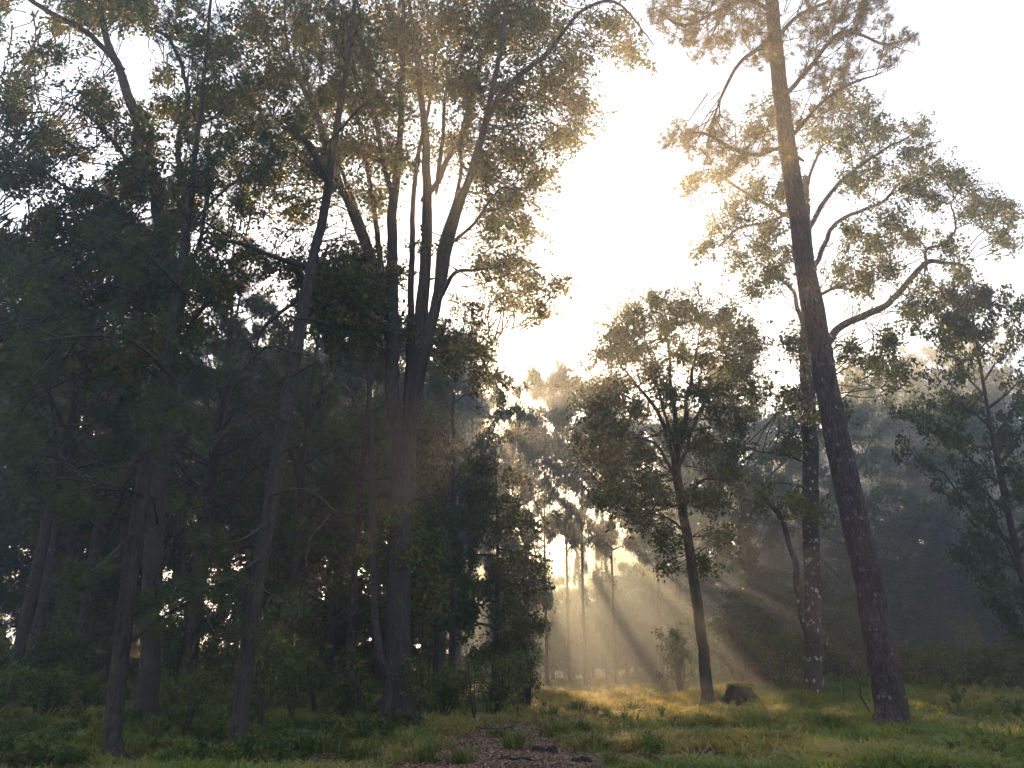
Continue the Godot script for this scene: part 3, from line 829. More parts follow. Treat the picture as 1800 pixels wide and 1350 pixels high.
func far_trees() -> void:
	var oaks := []
	var pines := []
	var droopers := []
	for k in 5:
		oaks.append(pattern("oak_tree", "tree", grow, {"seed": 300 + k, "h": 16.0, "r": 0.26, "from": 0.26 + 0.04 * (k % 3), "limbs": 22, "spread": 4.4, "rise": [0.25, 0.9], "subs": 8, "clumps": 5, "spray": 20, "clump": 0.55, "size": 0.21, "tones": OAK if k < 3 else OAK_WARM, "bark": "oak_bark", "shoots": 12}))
	for k in 3:
		pines.append(pattern("pine_tree", "tree", grow, {"seed": 340 + k, "h": 20.0, "r": 0.24, "from": 0.3, "top": 0.98, "limbs": 36, "spread": 3.4, "rise": [-0.1, 0.45], "subs": 7, "clumps": 3, "spray": 1, "size": 0.38, "tones": PINE, "bark": "pine_bark", "pine": true, "dead": 0.7}))
	for k in 3:
		droopers.append(pattern("oak_tree", "tree", grow, {"seed": 360 + k, "h": 11.0, "r": 0.15, "from": 0.14, "limbs": 24, "spread": 2.4, "rise": [0.0, 0.5], "subs": 7, "clumps": 5, "spray": 18, "clump": 0.42, "size": 0.19, "tones": DARK, "bark": "oak_bark", "shoots": 30, "droop": 0.5}))
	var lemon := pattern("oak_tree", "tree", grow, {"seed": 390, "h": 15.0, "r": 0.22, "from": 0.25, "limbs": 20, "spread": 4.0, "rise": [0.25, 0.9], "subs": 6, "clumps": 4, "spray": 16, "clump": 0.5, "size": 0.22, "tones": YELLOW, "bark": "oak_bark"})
	var dense := pattern("oak_tree", "tree", grow, {"seed": 395, "h": 16.0, "r": 0.26, "from": 0.12, "limbs": 30, "spread": 5.0, "rise": [0.1, 0.7], "subs": 8, "clumps": 5, "spray": 18, "clump": 0.55, "size": 0.21, "tones": DARK, "bark": "oak_bark", "shoots": 10})
	var high := []
	for k in 3:
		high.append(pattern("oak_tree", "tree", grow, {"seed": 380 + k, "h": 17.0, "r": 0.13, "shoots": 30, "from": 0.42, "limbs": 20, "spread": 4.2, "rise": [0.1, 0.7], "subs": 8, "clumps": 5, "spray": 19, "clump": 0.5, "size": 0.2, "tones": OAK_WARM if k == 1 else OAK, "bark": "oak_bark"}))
	# [pattern, x in the view, distance, width, height, turn, label]
	var list := [
		[droopers[0], 868, 29.0, 0.85, 0.95, 0.3, "dark drooping oak with foliage to the ground left of the sunbeams"],
		[oaks[0], 792, 33.0, 0.62, 1.10, 1.2, "dense dark oak right behind the large many-limbed oak"],
		[oaks[1], 765, 38.0, 0.60, 0.95, 4.0, "thin hazy oak seen behind the many-limbed oak, low under its boughs"],
		[oaks[2], 806, 46.0, 0.72, 1.28, 3.3, "tall dark oak hiding the sun's left side, behind the drooping oak"],
		[oaks[3], 886, 58.0, 0.70, 1.25, 0.4, "tall oak with leaves tinted gold for the sun glinting through its crown"],
		[dense, 826, 62.0, 0.85, 1.55, 1.3, "tall dense oak beyond the drooping oak, just left of the sun"],
		[dense, 778, 57.0, 0.85, 1.50, 4.3, "tall dense oak beyond the many-limbed oak's right stems"],
		[dense, 716, 61.0, 0.90, 1.55, 2.5, "tall dense oak far behind the many-limbed oak's trunk"],
		[oaks[4], 742, 52.0, 0.95, 1.45, 0.9, "tall hazy oak framed between the stems of the many-limbed oak"],
		[oaks[0], 690, 43.0, 0.90, 1.40, 5.5, "tall dark oak hidden largely by the many-limbed oak's trunk"],
		[droopers[1], 905, 40.0, 0.75, 0.95, 2.0, "small leaning oak with backlit leaves at the edge of the sunbeams"],
		[high[1], 925, 44.0, 0.55, 1.0, 2.0, "thin oak with leaves tinted orange for the sun shining through"],
		[droopers[2], 1024, 56.0, 0.24, 1.25, 2.2, "narrow hazy tree shaped to cut streaks in the sunbeams, left one"],  # narrowed to a column so its shade splits the sunbeams
		[droopers[0], 1066, 53.0, 0.25, 1.28, 3.2, "narrow hazy tree added to cut streaks in the sunbeams, right one"],  # added leafy column that blocks sun between the beams
		[high[2], 962, 42.0, 0.62, 1.12, 5.0, "dense hazy oak crown just right of the glowing orange leaves"],
		[high[0], 1030, 44.0, 0.72, 1.15, 3.1, "broad hazy oak crown above the middle of the sunbeams"],
		[high[2], 1002, 48.0, 0.72, 1.22, 0.6, "hazy high-crowned oak above the sunlit end of the path"],
		[droopers[2], 972, 60.0, 0.95, 0.80, 1.6, "rounded hazy low tree at the left foot of the sunbeams"],
		[high[1], 1085, 48.0, 0.75, 1.10, 4.2, "yellowish hazy oak crown left of the slender oak's crown"],
		[high[2], 1165, 50.0, 0.85, 1.05, 2.6, "pale hazy oak behind the slender fan-limbed oak"],
		[oaks[0], 1330, 46.0, 0.75, 1.05, 5.1, "grey hazy oak between the slender oak and the lichen oak"],
		[dense, 1630, 47.0, 0.92, 1.12, 0.5, "broad dark oak standing in blue haze right of the big pine"],
		[dense, 1540, 41.0, 0.72, 1.08, 2.2, "dark rounded oak in haze directly right of the big pine trunk"],
		[dense, 1850, 26.0, 0.60, 0.98, 3.0, "oak cut by the right edge of the photograph, its leaves hanging low"],
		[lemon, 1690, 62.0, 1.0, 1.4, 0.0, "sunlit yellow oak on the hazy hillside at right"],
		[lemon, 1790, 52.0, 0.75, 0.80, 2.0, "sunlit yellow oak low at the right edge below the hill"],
		[oaks[4], 1640, 76.0, 1.05, 1.15, 1.0, "pale blue hazy oak topping the hill at right"],
		[oaks[2], 1750, 80.0, 1.05, 1.20, 3.5, "faint hazy oak behind the yellow hillside oak"],
		[oaks[3], 1480, 58.0, 0.95, 1.00, 4.4, "hazy oak seen through the gap left of the big pine trunk"],
		[dense, 1200, 53.0, 0.80, 1.20, 0.3, "full hazy oak filling the gap behind the slender oak's trunk"],
		[dense, 1262, 60.0, 0.85, 1.30, 1.9, "full hazy oak right of the slender oak, far back"],
		[dense, 1385, 55.0, 0.80, 1.20, 3.4, "full hazy oak just left of the lichen oak's trunk"],
		[oaks[0], 1342, 38.0, 0.70, 1.08, 0.8, "airy hazy oak filling the sky gap left of the lichen oak"],
		[oaks[2], 1600, 58.0, 0.95, 1.40, 1.1, "tall hazy oak on the slope, just right of the big pine"],
		[oaks[4], 1705, 55.0, 0.95, 1.30, 2.9, "tall hazy oak on the slope under the lichen oak's long limb"],
		[oaks[1], 1765, 68.0, 1.05, 1.45, 5.2, "tall faint oak high on the slope near the right frame"],
		[pines[0], 40, 27.0, 0.80, 1.00, 0.0, "dark pine second from the left edge among the far left trunks"],
		[pines[1], 125, 30.0, 0.90, 1.05, 1.0, "dark pine between the left edge and the old left oak"],
		[oaks[1], 12, 24.0, 0.75, 1.10, 2.0, "dark oak standing right at the left edge of the photograph"],
		[oaks[3], 75, 36.0, 0.80, 1.05, 5.0, "thin oak with bright sky behind its trunk at far left"],
		[pines[2], 320, 28.0, 0.80, 0.95, 0.7, "dark pine just right of the old left oak"],
		[oaks[0], 500, 31.0, 0.80, 1.10, 2.9, "dark oak behind the slim leaning pine at left"],
		[pines[0], 610, 26.0, 0.60, 0.80, 2.4, "small dark pine left of the many-limbed oak"],
		[droopers[2], 560, 40.0, 1.1, 1.2, 1.0, "drooping dark oak deep in the shade left of the many-limbed oak"],
	]
	for t in list:
		var x: float = (t[1] - 900.0) / FOCAL * (t[2] * 0.943 - 0.5)
		copy_of(t[0], t[6], "", Vector3(x, gh(x, -t[2]), -t[2]), t[5], t[3], t[4])
	# the wood closes behind: trees one cannot tell apart
	rng.seed = 909
	var spots := []
	for t in list:
		spots.append(Vector2((t[1] - 900.0) / FOCAL * t[2] * 0.943, t[2]))
	var all := [oaks[0], pines[1], oaks[1], oaks[2], droopers[0], oaks[3], pines[2], oaks[4], droopers[2], dense]
	var tries := 0
	var made := 0
	while made < 104 and tries < 9000:
		tries += 1
		var d := rng.randf_range(27.0, 125.0)
		var x := rng.randf_range(-0.74, 0.80) * d
		var left := x < -3.5
		var q := Vector2(x, d)
		# the line of the path stays open so that the low sun reaches it
		if x > -3.0 - 0.02 * d and x < 10.5 and d < 84.0:
			continue
		if x < -0.46 * d and rng.randf() < 0.75:
			continue
		if left and d > 70.0 or x > 10.5 and d < 36.0:
			continue
		var near := false
		for s in spots:
			if s.distance_to(q) < (3.6 if left else 4.6) + d * 0.02:
				near = true
		if near:
			continue
		spots.append(q)
		var o: Node3D = all[made % all.size()]
		var hh := rng.randf_range(0.85, 1.12)
		if left:
			hh *= lerpf(1.05, 1.55, smoothstep(30.0, 65.0, d))
		elif x >= 11.0:
			hh *= 1.1
		if x > -3.0 and x < 11.0:
			hh = clampf((d - 62.0) * 0.28 / 16.0, 0.3, 0.9)
		var band := "left" if left else ("middle" if x < 11.0 else "right")
		var kind: String = "pine" if o.get_meta("base_name") == "pine_tree" else ["oak", "x", "oak", "airy oak", "drooping oak", "yellowish oak", "x", "yellowish tall oak", "drooping oak", "bushy oak"][made % 10]
		var row := "near row" if d < 40.0 else ("second row" if d < 55.0 else ("third row" if d < 75.0 else ("fourth row" if d < 100.0 else "farthest row")))
		copy_of(o, "background %s %s, in the %s" % [kind, whereabouts(x, d), row], "background trees of the %s wood" % band, Vector3(x, gh(x, -d), -d), rng.randf() * TAU, hh * rng.randf_range(0.8, 1.1), hh)
		made += 1
	# low leafy trees that close the view under the crowns
	rng.seed = 933
	made = 0
	while made < 80:
		var d := rng.randf_range(38.0, 78.0)
		var x := rng.randf_range(-0.72, 0.76) * d
		if x < -0.4 * d and rng.randf() < 0.6:
			continue
		if x > -3.5 and x < 10.0:
			d = rng.randf_range(88.0, 130.0)
		var hh := rng.randf_range(0.45, 0.85)
		var where := "left" if x <= -3.5 else ("end" if x < 10.0 else "right")
		if where == "end":
			x = rng.randf_range(-5.0, 14.0)
			hh = clampf((d - 62.0) * 0.27, 3.0, 16.0) / 11.0
		copy_of(droopers[made % 3], "low leafy tree %s, %s" % [whereabouts(x, d), "nearer" if d < 50.0 else ("middling far" if d < 64.0 else "far off")], "understorey trees %s" % {"left": "left of the path", "end": "at the end of the path", "right": "right of the path"}[where], Vector3(x, gh(x, -d), -d), rng.randf() * TAU, hh * rng.randf_range(1.2, 1.6), hh)
		made += 1
	for k in 14:
		var d := 118.0 + 32.0 * rng.randf()
		var x := -10.0 + 32.0 * (k + rng.randf()) / 14.0
		var hh := (d - 60.0) * 0.285 / 16.0
		copy_of(dense if k % 2 == 0 else oaks[k % 5], "faint far tree %s, beyond the path's end" % whereabouts(x, d), "faint trees beyond the path", Vector3(x, gh(x, -d), -d), rng.randf() * TAU, hh * 0.8, hh)
	for k in 22:
		var d := 56.0 + 12.0 * rng.randf()
		var x := -2.5 + 15.5 * (k + rng.randf()) / 22.0
		var hh := ((d - 56.0) * 0.25 + rng.randf_range(4.0, 7.0) + 0.35 * maxf(x - 6.0, 0.0)) / 11.0
		copy_of(droopers[k % 3], "low bushy tree %s, %s" % [whereabouts(x, d), "before the far trees" if d < 62.0 else "among the far trees"], "bushy trees closing the path", Vector3(x, gh(x, -d), -d), rng.randf() * TAU, hh * rng.randf_range(0.9, 1.6), hh)
	for k in 14:
		var d := rng.randf_range(33.0, 50.0)
		var x := rng.randf_range(9.0, 13.0) + 0.05 * d
		var hh := rng.randf_range(3.0, 6.0) / 11.0
		copy_of(droopers[k % 3], "leafy thicket tree %s, %s" % [whereabouts(x, d), "near" if d < 40.0 else "set back"], "thicket trees right of the sunbeams", Vector3(x, gh(x, -d), -d), rng.randf() * TAU, hh * rng.randf_range(1.3, 1.9), hh)
	for o in oaks + pines + droopers + high + [lemon, dense]:
		o.free()

func shrubs() -> void:
	var kinds := []
	for k in 4:
		kinds.append(pattern("shrub", "shrub", bush, {"seed": 500 + k, "h": 2.0, "w": 1.0, "stems": 9, "subs": 8, "clumps": 2, "clump": 0.2, "spray": 12, "size": 0.105, "tones": HERB if k % 2 == 0 else DARK}))
	var sapling := pattern("sapling", "sapling", bush, {"seed": 520, "h": 2.4, "w": 0.45, "stems": 3, "subs": 14, "clumps": 2, "clump": 0.16, "spray": 7, "size": 0.09, "tones": HERB})
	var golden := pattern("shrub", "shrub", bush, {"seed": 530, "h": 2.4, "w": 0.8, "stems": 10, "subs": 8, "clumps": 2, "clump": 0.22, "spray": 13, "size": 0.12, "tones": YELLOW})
	# [pattern, x in the view, distance, width, height, label, group]
	var list := [
		[kinds[0], 868, 23.5, 1.0, 0.85, "round leafy shrub at the left edge of the path, under the drooping oak", ""],
		[kinds[1], 930, 27.0, 0.8, 0.8, "dark shrub right where the sunlit ground begins, left of the beams", ""],
		[kinds[2], 810, 25.5, 0.7, 0.7, "low shrub left of the round path-side shrub", ""],
		[sapling, 742, 18.0, 0.9, 0.75, "thin yellow green sapling beside the big oak's foot", ""],
		[sapling, 488, 17.0, 1.0, 0.95, "bright green sapling in the shade between slim pine and big oak", ""],
		[sapling, 535, 19.5, 1.0, 0.7, "lower sapling just right of the bright green one", ""],
		[kinds[3], 620, 22.0, 0.7, 0.6, "dark low shrub left of the big oak's trunk", ""],
		[golden, 1700, 35.0, 0.75, 1.0, "tall sunlit yellow shrub standing out among the bushes at right", ""],
		[kinds[0], 1650, 33.0, 1.3, 0.9, "pale green bush right of the big pine, left of the sunlit shrub", ""],
		[kinds[2], 1740, 34.0, 1.2, 0.75, "pale bush just right of the sunlit yellow shrub", ""],
		[kinds[1], 1790, 31.0, 1.2, 1.0, "bush cut by the right edge of the photograph", ""],
		[kinds[3], 1610, 36.0, 1.1, 1.1, "darker bush hugging the big pine's right side", ""],
		[kinds[0], 1360, 33.0, 1.3, 1.2, "hazy bush between the stump and the lichen oak", ""],
		[kinds[2], 1300, 37.0, 1.5, 1.6, "tall hazy bush behind the mossy stump", ""],
		[kinds[1], 1190, 36.0, 1.3, 1.4, "dark hazy bush left of the slender oak's trunk", ""],
		[kinds[0], 1600, 30.5, 1.2, 0.8, "leafy bush at the meadow's edge, touching the big pine's trunk", ""],
		[kinds[2], 1680, 30.0, 1.1, 0.75, "low leafy bush in front of the sunlit shrub", ""],
		[kinds[0], 1765, 29.5, 1.3, 0.85, "low leafy bush at the meadow's edge near the right frame", ""],
		[kinds[2], 780, 21.5, 0.8, 0.65, "leafy shrub right of the big oak's foot", ""],
		[sapling, 650, 19.6, 0.9, 0.8, "slender sapling just left of the big oak's foot", ""],
		[sapling, 840, 21.0, 0.9, 0.7, "slender sapling before the round path-side shrub", ""],
		[kinds[0], 330, 20.0, 0.8, 0.6, "leafy shrub right of the old left oak's foot", ""],
		[kinds[2], 110, 19.0, 0.9, 0.65, "leafy shrub left of the slim corner pine", ""],
		[kinds[0], 20, 18.0, 0.9, 0.7, "leafy shrub cut by the left edge of the photograph", ""],
		[sapling, 350, 17.0, 1.0, 0.6, "small sapling between the old oak and the leaning pine", ""],
		[sapling, 570, 22.5, 1.1, 0.9, "pale sapling standing deeper in the left shade", ""],
		[kinds[3], 1470, 34.0, 1.2, 1.2, "bush in the gap between lichen oak and big pine", ""],
	]
	for t in list:
		var x: float = (t[1] - 900.0) / FOCAL * (t[2] * 0.943 + 0.4)
		rng.seed = int(t[1])
		copy_of(t[0], t[5], t[6], Vector3(x, gh(x, -t[2]), -t[2]), rng.randf() * TAU, t[3], t[4])
	rng.seed = 77
	var made := 0
	while made < 90:
		var d := rng.randf_range(21.0, 66.0)
		var x := rng.randf_range(-0.72, 0.76) * d
		if x > -2.5 and x < 9.0 + 0.02 * d or x > 5.0 and d < 33.0 or d < 26.0 and x > -6.0:
			continue
		var o: Node3D = kinds[made % 4]
		var left := x < 0.0
		var s := rng.randf_range(0.7, 1.7) * (0.75 if left else 1.15)
		copy_of(o, "undergrowth shrub %s, %s" % [whereabouts(x, d), "in front" if d < 32.0 else ("midway back" if d < 48.0 else "far back")], "undergrowth shrubs %s of the path" % ("left" if left else "right"), Vector3(x, gh(x, -d), -d), rng.randf() * TAU, s, s * rng.randf_range(0.7, 1.2))
		made += 1
	for o in kinds + [sapling, golden]:
		o.free()

func scatter(called: String, label: String, category: String, b: Buf, mat: Material, where: Array, tints: PackedColorArray) -> void:
	var mm := MultiMesh.new()
	mm.transform_format = MultiMesh.TRANSFORM_3D
	mm.use_colors = true
	mm.mesh = commit(b)
	mm.instance_count = where.size()
	for k in where.size():
		mm.set_instance_transform(k, where[k])
		mm.set_instance_color(k, tints[k])
	var o := MultiMeshInstance3D.new()
	o.name = numbered(called)
	o.multimesh = mm
	o.material_override = mat
	add_child(o)
	o.set_meta("label", label)
	o.set_meta("category", category)
	o.set_meta("kind", "stuff")

func blade_clump(blades: int, spread: float, lean: float, broad := 1.0) -> Buf:
	var b := Buf.new()
	for k in blades:
		var foot := Vector3(rng.randfn(0, spread), -0.02, rng.randfn(0, spread))
		var az := rng.randf() * TAU
		var out := Vector3(cos(az), 0, sin(az))
		var side := Vector3(-out.z, 0, out.x) * rng.randf_range(0.009, 0.018) * broad
		var h := rng.randf_range(0.45, 1.0)
		var l := lean * rng.randf_range(0.2, 1.2)
		var mid := foot + out * l * 0.35 * h + Vector3(0, h * 0.6, 0)
		var tip := foot + out * l * h + Vector3(0, h * (1.0 - 0.3 * l), 0)
		var o := b.v.size()
		b.v.append_array([foot - side, foot + side, mid - side * 0.8, mid + side * 0.8, tip])
		var f := rng.randf_range(0.75, 1.25)
		var c := Color(f * rng.randf_range(0.9, 1.25), f, f * 0.9)
		for j in 5:
			b.c.append(c)
		b.i.append_array([o, o + 2, o + 1, o + 1, o + 2, o + 3, o + 2, o + 4, o + 3])
	return b

func floor_plants() -> void:
	rng.seed = 610
	for v in 4:
		var b := blade_clump(16 if v < 2 else 9, 0.07 + 0.025 * v, 0.45 + 0.18 * v, 1.0 if v < 2 else 1.9)
		var where := []
		var tints := PackedColorArray()
		var tries := 0
		while where.size() < 11000 and tries < 90000:
			tries += 1
			var d := 10.0 + 62.0 * pow(rng.randf(), 1.7)
			var x := rng.randf_range(-0.72, 0.74) * (d + 1.5)
			var p := path_share(x, -d)
			var n1 := noise.get_noise_2d(x * 11.0 + 500.0, d * 11.0)
			var meadow := smoothstep(1.5, 5.5, x)
			if rng.randf() < p * 1.02 or rng.randf() > 0.36 + n1 * 1.8 + meadow * 0.32:
				continue
			var s := rng.randf_range(0.14, 0.36) * (0.9 + 1.0 * maxf(n1, 0.0)) * (0.8 + 0.35 * meadow)
			where.append(Transform3D(Basis(Vector3.UP, rng.randf() * TAU).scaled(Vector3(s * 2.2, s, s * 2.2)), Vector3(x, gh(x, -d), -d)))
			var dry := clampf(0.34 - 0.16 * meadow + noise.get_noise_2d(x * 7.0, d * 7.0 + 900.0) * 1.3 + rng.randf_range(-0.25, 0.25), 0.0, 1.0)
			dry = clampf(dry + 0.45 * smoothstep(17.0, 24.0, d) * smoothstep(4.5, 2.0, absf(x - 3.6)), 0.0, 1.0)  # extra yellowing painted in where the sun falls by the path
			var sun_patch := smoothstep(18.0, 24.0, d) * smoothstep(4.2, 2.2, absf(x - 3.8)) * rng.randf_range(0.2, 1.0)  # sunlight on this grass patch, put into the blade colour
			tints.append(Color(0.105, 0.150, 0.036).lerp(Color(0.27, 0.225, 0.09), dry).lerp(Color(0.42, 0.34, 0.14), sun_patch))
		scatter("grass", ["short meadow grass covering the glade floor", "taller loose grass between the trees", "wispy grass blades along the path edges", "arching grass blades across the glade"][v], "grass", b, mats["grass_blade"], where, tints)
	# fallen leaves
	for v in 2:
		var b := Buf.new()
		var t: float = 0.25 + 0.15 * v
		b.v.append_array([Vector3(-0.5, 0.0, 0), Vector3(-0.05, t * 0.5, 0.27), Vector3(0.5, t * 0.4, 0), Vector3(0.05, t * 0.6, -0.27)])
		b.c.append_array([Color.WHITE, Color.WHITE, Color.WHITE, Color.WHITE])
		b.i.append_array([0, 1, 2, 0, 2, 3])
		var where := []
		var tints := PackedColorArray()
		while where.size() < 48000:
			var d := 10.0 + 45.0 * pow(rng.randf(), 1.8)
			var x := rng.randf_range(-0.7, 0.7) * (d + 1.5)
			if where.size() % 3 != 0:
				x = path_mid(d) + rng.randfn(0, 1.9)
			if rng.randf() > 0.25 + path_share(x, -d):
				continue
			var s := rng.randf_range(0.022, 0.065)
			where.append(Transform3D(Basis.from_euler(Vector3(rng.randf_range(-0.5, 0.5), rng.randf() * TAU, rng.randf_range(-0.5, 0.5))).scaled(Vector3.ONE * s), Vector3(x, gh(x, -d) + 0.015, -d)))
			var f := rng.randf_range(0.6, 1.5)
			tints.append(Color(0.090, 0.050, 0.030).lerp(Color(0.22, 0.138, 0.085), rng.randf()) * f)
		scatter("fallen_leaves", ["dry brown leaves scattered on the path", "curled dry leaves lying among the grass"][v], "leaves", b, mats["litter"], where, tints)
	# herbs in the shade
	for v in 2:
		rng.seed = 700 + v
		var b := Buf.new()
		for k in 7:
			var top := Vector3(rng.randfn(0, 0.25), rng.randf_range(0.5, 1.0), rng.randfn(0, 0.25))
			tube(b, PackedVector3Array([Vector3(0, -0.05, 0), top * 0.5 + rv() * 0.05, top]), PackedFloat32Array([0.014, 0.01, 0.005]), 3)
			for j in b.v.size() - b.c.size():
				b.c.append(Color(0.9, 0.8, 0.7))
			b.n.clear()
			for j in 5:
				leaves(b, top * rng.randf_range(0.35, 1.05), Vector3.ONE * 0.15, 6, 0.15, [Color.WHITE])
		var where := []
		var tints := PackedColorArray()
		while where.size() < 650:
			var d := 12.0 + 40.0 * pow(rng.randf(), 1.4)
			var x := rng.randf_range(-0.72, 0.74) * (d + 1.5)
			if x > -2.2 and x < 8.0 + 0.2 * d and rng.randf() < 0.96 or noise.get_noise_2d(x * 8.0, d * 8.0 + 40.0) < -0.02:
				continue
			var s := rng.randf_range(0.18, 0.48)
			where.append(Transform3D(Basis(Vector3.UP, rng.randf() * TAU).scaled(Vector3.ONE * s), Vector3(x, gh(x, -d), -d)))
			tints.append(HERB[rng.randi() % 4])
		scatter("undergrowth", ["low leafy herbs in the shade under the trees", "broad-leaved weeds between the tree trunks"][v], "undergrowth", b, mats["herb_leaf"], where, tints)

func ground_at(x: float, d: float) -> Vector3:
	var xx := (x - 900.0) / FOCAL * (d * 0.943 + 0.5)
	return Vector3(xx, gh(xx, -d), -d)

func small_things() -> void:
	rng.seed = 820
	# mossy stump
	var s := thing("tree_stump", "dark mossy tree stump with flat top beside the slender oak", "stump", ground_at(1288, 27.5))
	var b := Buf.new()
	tube(b, PackedVector3Array([Vector3(0, -0.2, 0), Vector3(0, 0.05, 0), Vector3(0.01, 0.2, 0), Vector3(0, 0.4, 0), Vector3(0.02, 0.58, 0)]), PackedFloat32Array([0.62, 0.52, 0.45, 0.42, 0.40]), 26, 0.4)
	for k in 6:
		var t := TAU * k / 6.0 + rng.randf() * 0.4
		var out := Vector3(cos(t), 0, sin(t))
		tube(b, PackedVector3Array([out * 0.3 + Vector3(0, 0.3, 0), out * 0.55 + Vector3(0, 0.1, 0), out * 0.85 + Vector3(0, -0.1, 0)]), PackedFloat32Array([0.16, 0.12, 0.05]), 8, 0.15)
	part("trunk", b, mats["oak_bark"], s)
	var mb := Buf.new()
	for k in 90:
		var t := rng.randf() * TAU
		leaves(mb, Vector3(cos(t), 0, sin(t)) * 0.42 * sqrt(rng.randf()) + Vector3(0, 0.61, 0), Vector3(0.08, 0.05, 0.08), 10, 0.06, HERB)
	part("moss", mb, mats["herb_leaf"], s, "stuff")
	# dead forked sapling beside the pine
	s = thing("dead_sapling", "thin bare forked stick standing just left of the big pine's foot", "dead sapling", ground_at(1513, 19.6))
	b = Buf.new()
	var base := s.position
	tube(b, PackedVector3Array([Vector3(0, -0.1, 0), at(1513, 1225, 19.6) - base, at(1511, 1200, 19.6) - base, at(1502, 1180, 19.55) - base, at(1490, 1163, 19.5) - base]), PackedFloat32Array([0.022, 0.02, 0.018, 0.014, 0.006]), 7, 0.1)
	part("stem", b, mats["oak_bark"], s)
	b = Buf.new()
	tube(b, PackedVector3Array([at(1532, 1207, 19.6) - base, at(1511, 1199, 19.6) - base, at(1495, 1191, 19.5) - base, at(1484, 1186, 19.4) - base]), PackedFloat32Array([0.012, 0.014, 0.013, 0.008]), 6, 0.1)
	part("branch", b, mats["oak_bark"], s)
	b = Buf.new()
	tube(b, PackedVector3Array([at(1484, 1186, 19.4) - base, at(1483, 1205, 19.4) - base, at(1483, 1232, 19.4) - base]), PackedFloat32Array([0.012, 0.012, 0.008]), 6, 0.1)
	part("branch", b, mats["oak_bark"], s)
	# fallen bough by the slim pine
	s = thing("fallen_branch", "dark curved fallen bough lying in the grass right of the slim pine", "branch", ground_at(500, 15.6))
	b = Buf.new()
	tube(b, PackedVector3Array([Vector3(-0.42, 0.02, 0.1), Vector3(-0.34, 0.20, 0.0), Vector3(-0.15, 0.23, 0.0), Vector3(0.12, 0.18, -0.02), Vector3(0.40, 0.15, -0.05), Vector3(0.7, 0.05, -0.1)]), PackedFloat32Array([0.03, 0.045, 0.05, 0.05, 0.045, 0.03]), 10, 0.2)
	part("bough", b, mats["oak_bark"], s)
	# rotten log end
	s = thing("rotten_log", "squat rotten log section half sunk in grass near the fallen bough", "log", ground_at(545, 15.0))
	b = Buf.new()
	tube(b, PackedVector3Array([Vector3(-0.55, 0.08, 0.05), Vector3(-0.5, 0.09, 0.05), Vector3(-0.1, 0.12, 0.0), Vector3(0.3, 0.11, -0.03), Vector3(0.46, 0.09, -0.05), Vector3(0.5, 0.08, -0.05)]), PackedFloat32Array([0.08, 0.16, 0.21, 0.2, 0.17, 0.08]), 16, 0.3)
	part("log", b, mats["oak_bark"], s)
	# droppings and clods on the path
	for k in 4:
		var spots := [[955, 15.2], [1007, 13.6], [1400, 20.5], [1447, 19.5]]
		var labels := ["dark clump of droppings lying in the middle of the path", "small dark clod at the bottom of the path", "reddish brown bare earth heap in the meadow left of the pine", "small brown clod nearest the big pine's left side"]
		s = thing("earth_clod", labels[k], "clod", ground_at(spots[k][0], spots[k][1]), "clods and droppings on the ground")
		for j in 5:
			b = Buf.new()
			var c := Vector3(rng.randfn(0, 0.11), 0.03, rng.randfn(0, 0.07))
			var r := rng.randf_range(0.05, 0.09)
			tube(b, PackedVector3Array([c + Vector3(0, -0.06, 0), c + Vector3(0, -0.03, 0), c + Vector3(0.01, 0.01, 0), c + Vector3(0, 0.04, 0.01), c + Vector3(0, 0.055, 0)]), PackedFloat32Array([r * 0.8, r, r * 1.0, r * 0.7, r * 0.25]), 9, 0.35)
			part("lump", b, mats["oak_bark"], s)
	# fallen sticks
	var sticks := [[620, 13.9, "grey stick lying in front of the big oak's foot"], [770, 14.8, "thin stick on the litter left of the path"], [900, 13.3, "crooked twig lying across the bottom of the path"], [1010, 16.2, "short stick on the right verge of the path"], [1120, 18.5, "bent stick in the grass right of the path"], [340, 14.5, "dark stick between the two slim left pines"], [1330, 15.5, "pale stick in the meadow below the stump"], [1660, 15.0, "thin stick in the grass right of the big pine"], [560, 17.2, "long dead branch left of the big oak's foot"], [860, 18.8, "dead twig beside the round leafy shrub"]]
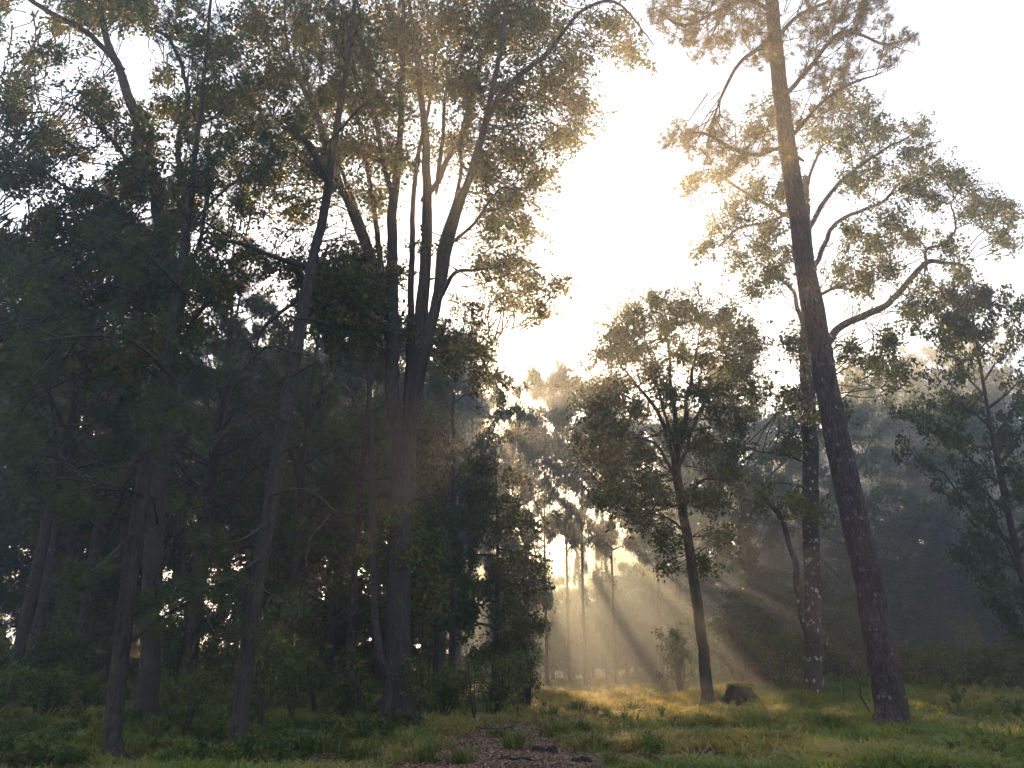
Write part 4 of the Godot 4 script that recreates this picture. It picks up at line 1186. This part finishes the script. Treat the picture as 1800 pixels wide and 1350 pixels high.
	for t in sticks:
		s = thing("fallen_stick", t[2], "stick", ground_at(t[0], t[1]), "sticks on the ground")
		s.rotation.y = rng.randf() * TAU
		b = Buf.new()
		var ln := rng.randf_range(0.5, 1.5)
		var line := PackedVector3Array()
		var rr := PackedFloat32Array()
		for k in 6:
			line.append(Vector3((k / 5.0 - 0.5) * ln, 0.05 + rng.randf_range(0.0, 0.06), rng.randfn(0, 0.05) * ln))
			rr.append(lerpf(0.024, 0.006, k / 5.0))
		tube(b, line, rr, 6, 0.15)
		part("shaft", b, mats["pine_bark"], s)
		b = Buf.new()
		tube(b, PackedVector3Array([line[2], line[2] + Vector3(0.1, 0.06, 0.12) * ln, line[2] + Vector3(0.22, 0.04, 0.26) * ln]), PackedFloat32Array([0.012, 0.009, 0.004]), 5, 0.1)
		part("twig", b, mats["pine_bark"], s)
	# grass tussocks along the path
	rng.seed = 840
	var tus := Node3D.new()
	tus.set_meta("base_name", "grass_tussock")
	tus.set_meta("category", "grass tussock")
	var gb := blade_clump(90, 0.13, 0.75)
	for j in gb.c.size():
		gb.c[j] = Color(0.085 * gb.c[j].r, 0.108 * gb.c[j].g, 0.030 * gb.c[j].b)
	part("blades", gb, mats["grass_blade"], tus, "stuff")
	for t in [[1032, 15.0], [1075, 17.0], [975, 17.5], [1015, 18.5], [1085, 20.0], [905, 15.5], [880, 17.5], [760, 13.6], [820, 13.4], [650, 13.4], [1130, 14.5], [965, 23.0], [1060, 22.5], [1100, 25.0], [1010, 25.5], [590, 14.6], [1060, 12.9], [1270, 13.2], [1580, 12.7], [1380, 13.8]]:
		var sc := rng.randf_range(0.32, 0.5)
		copy_of(tus, "tufted green grass tussock in front", "grass tussocks around the path", ground_at(t[0], t[1]), rng.randf() * TAU, sc * 2.0, sc)
	for t in [[1545, 17.4, "big pine"], [1600, 17.5, "big pine"], [1572, 17.2, "big pine"], [668, 17.9, "many-limbed oak"], [735, 18.0, "many-limbed oak"], [700, 17.7, "many-limbed oak"], [178, 13.2, "slim corner pine"], [214, 13.1, "slim corner pine"], [398, 13.5, "slim leaning pine"], [432, 13.4, "slim leaning pine"], [240, 17.4, "old left oak"], [1420, 26.3, "lichen oak"], [1450, 26.4, "lichen oak"], [1230, 26.9, "slender oak"]]:
		var sc := rng.randf_range(0.28, 0.45)
		copy_of(tus, "grass tussock at the foot of the %s" % t[2], "grass tussocks at tree feet", ground_at(t[0], t[1]), rng.randf() * TAU, sc * 2.0, sc)
	tus.free()
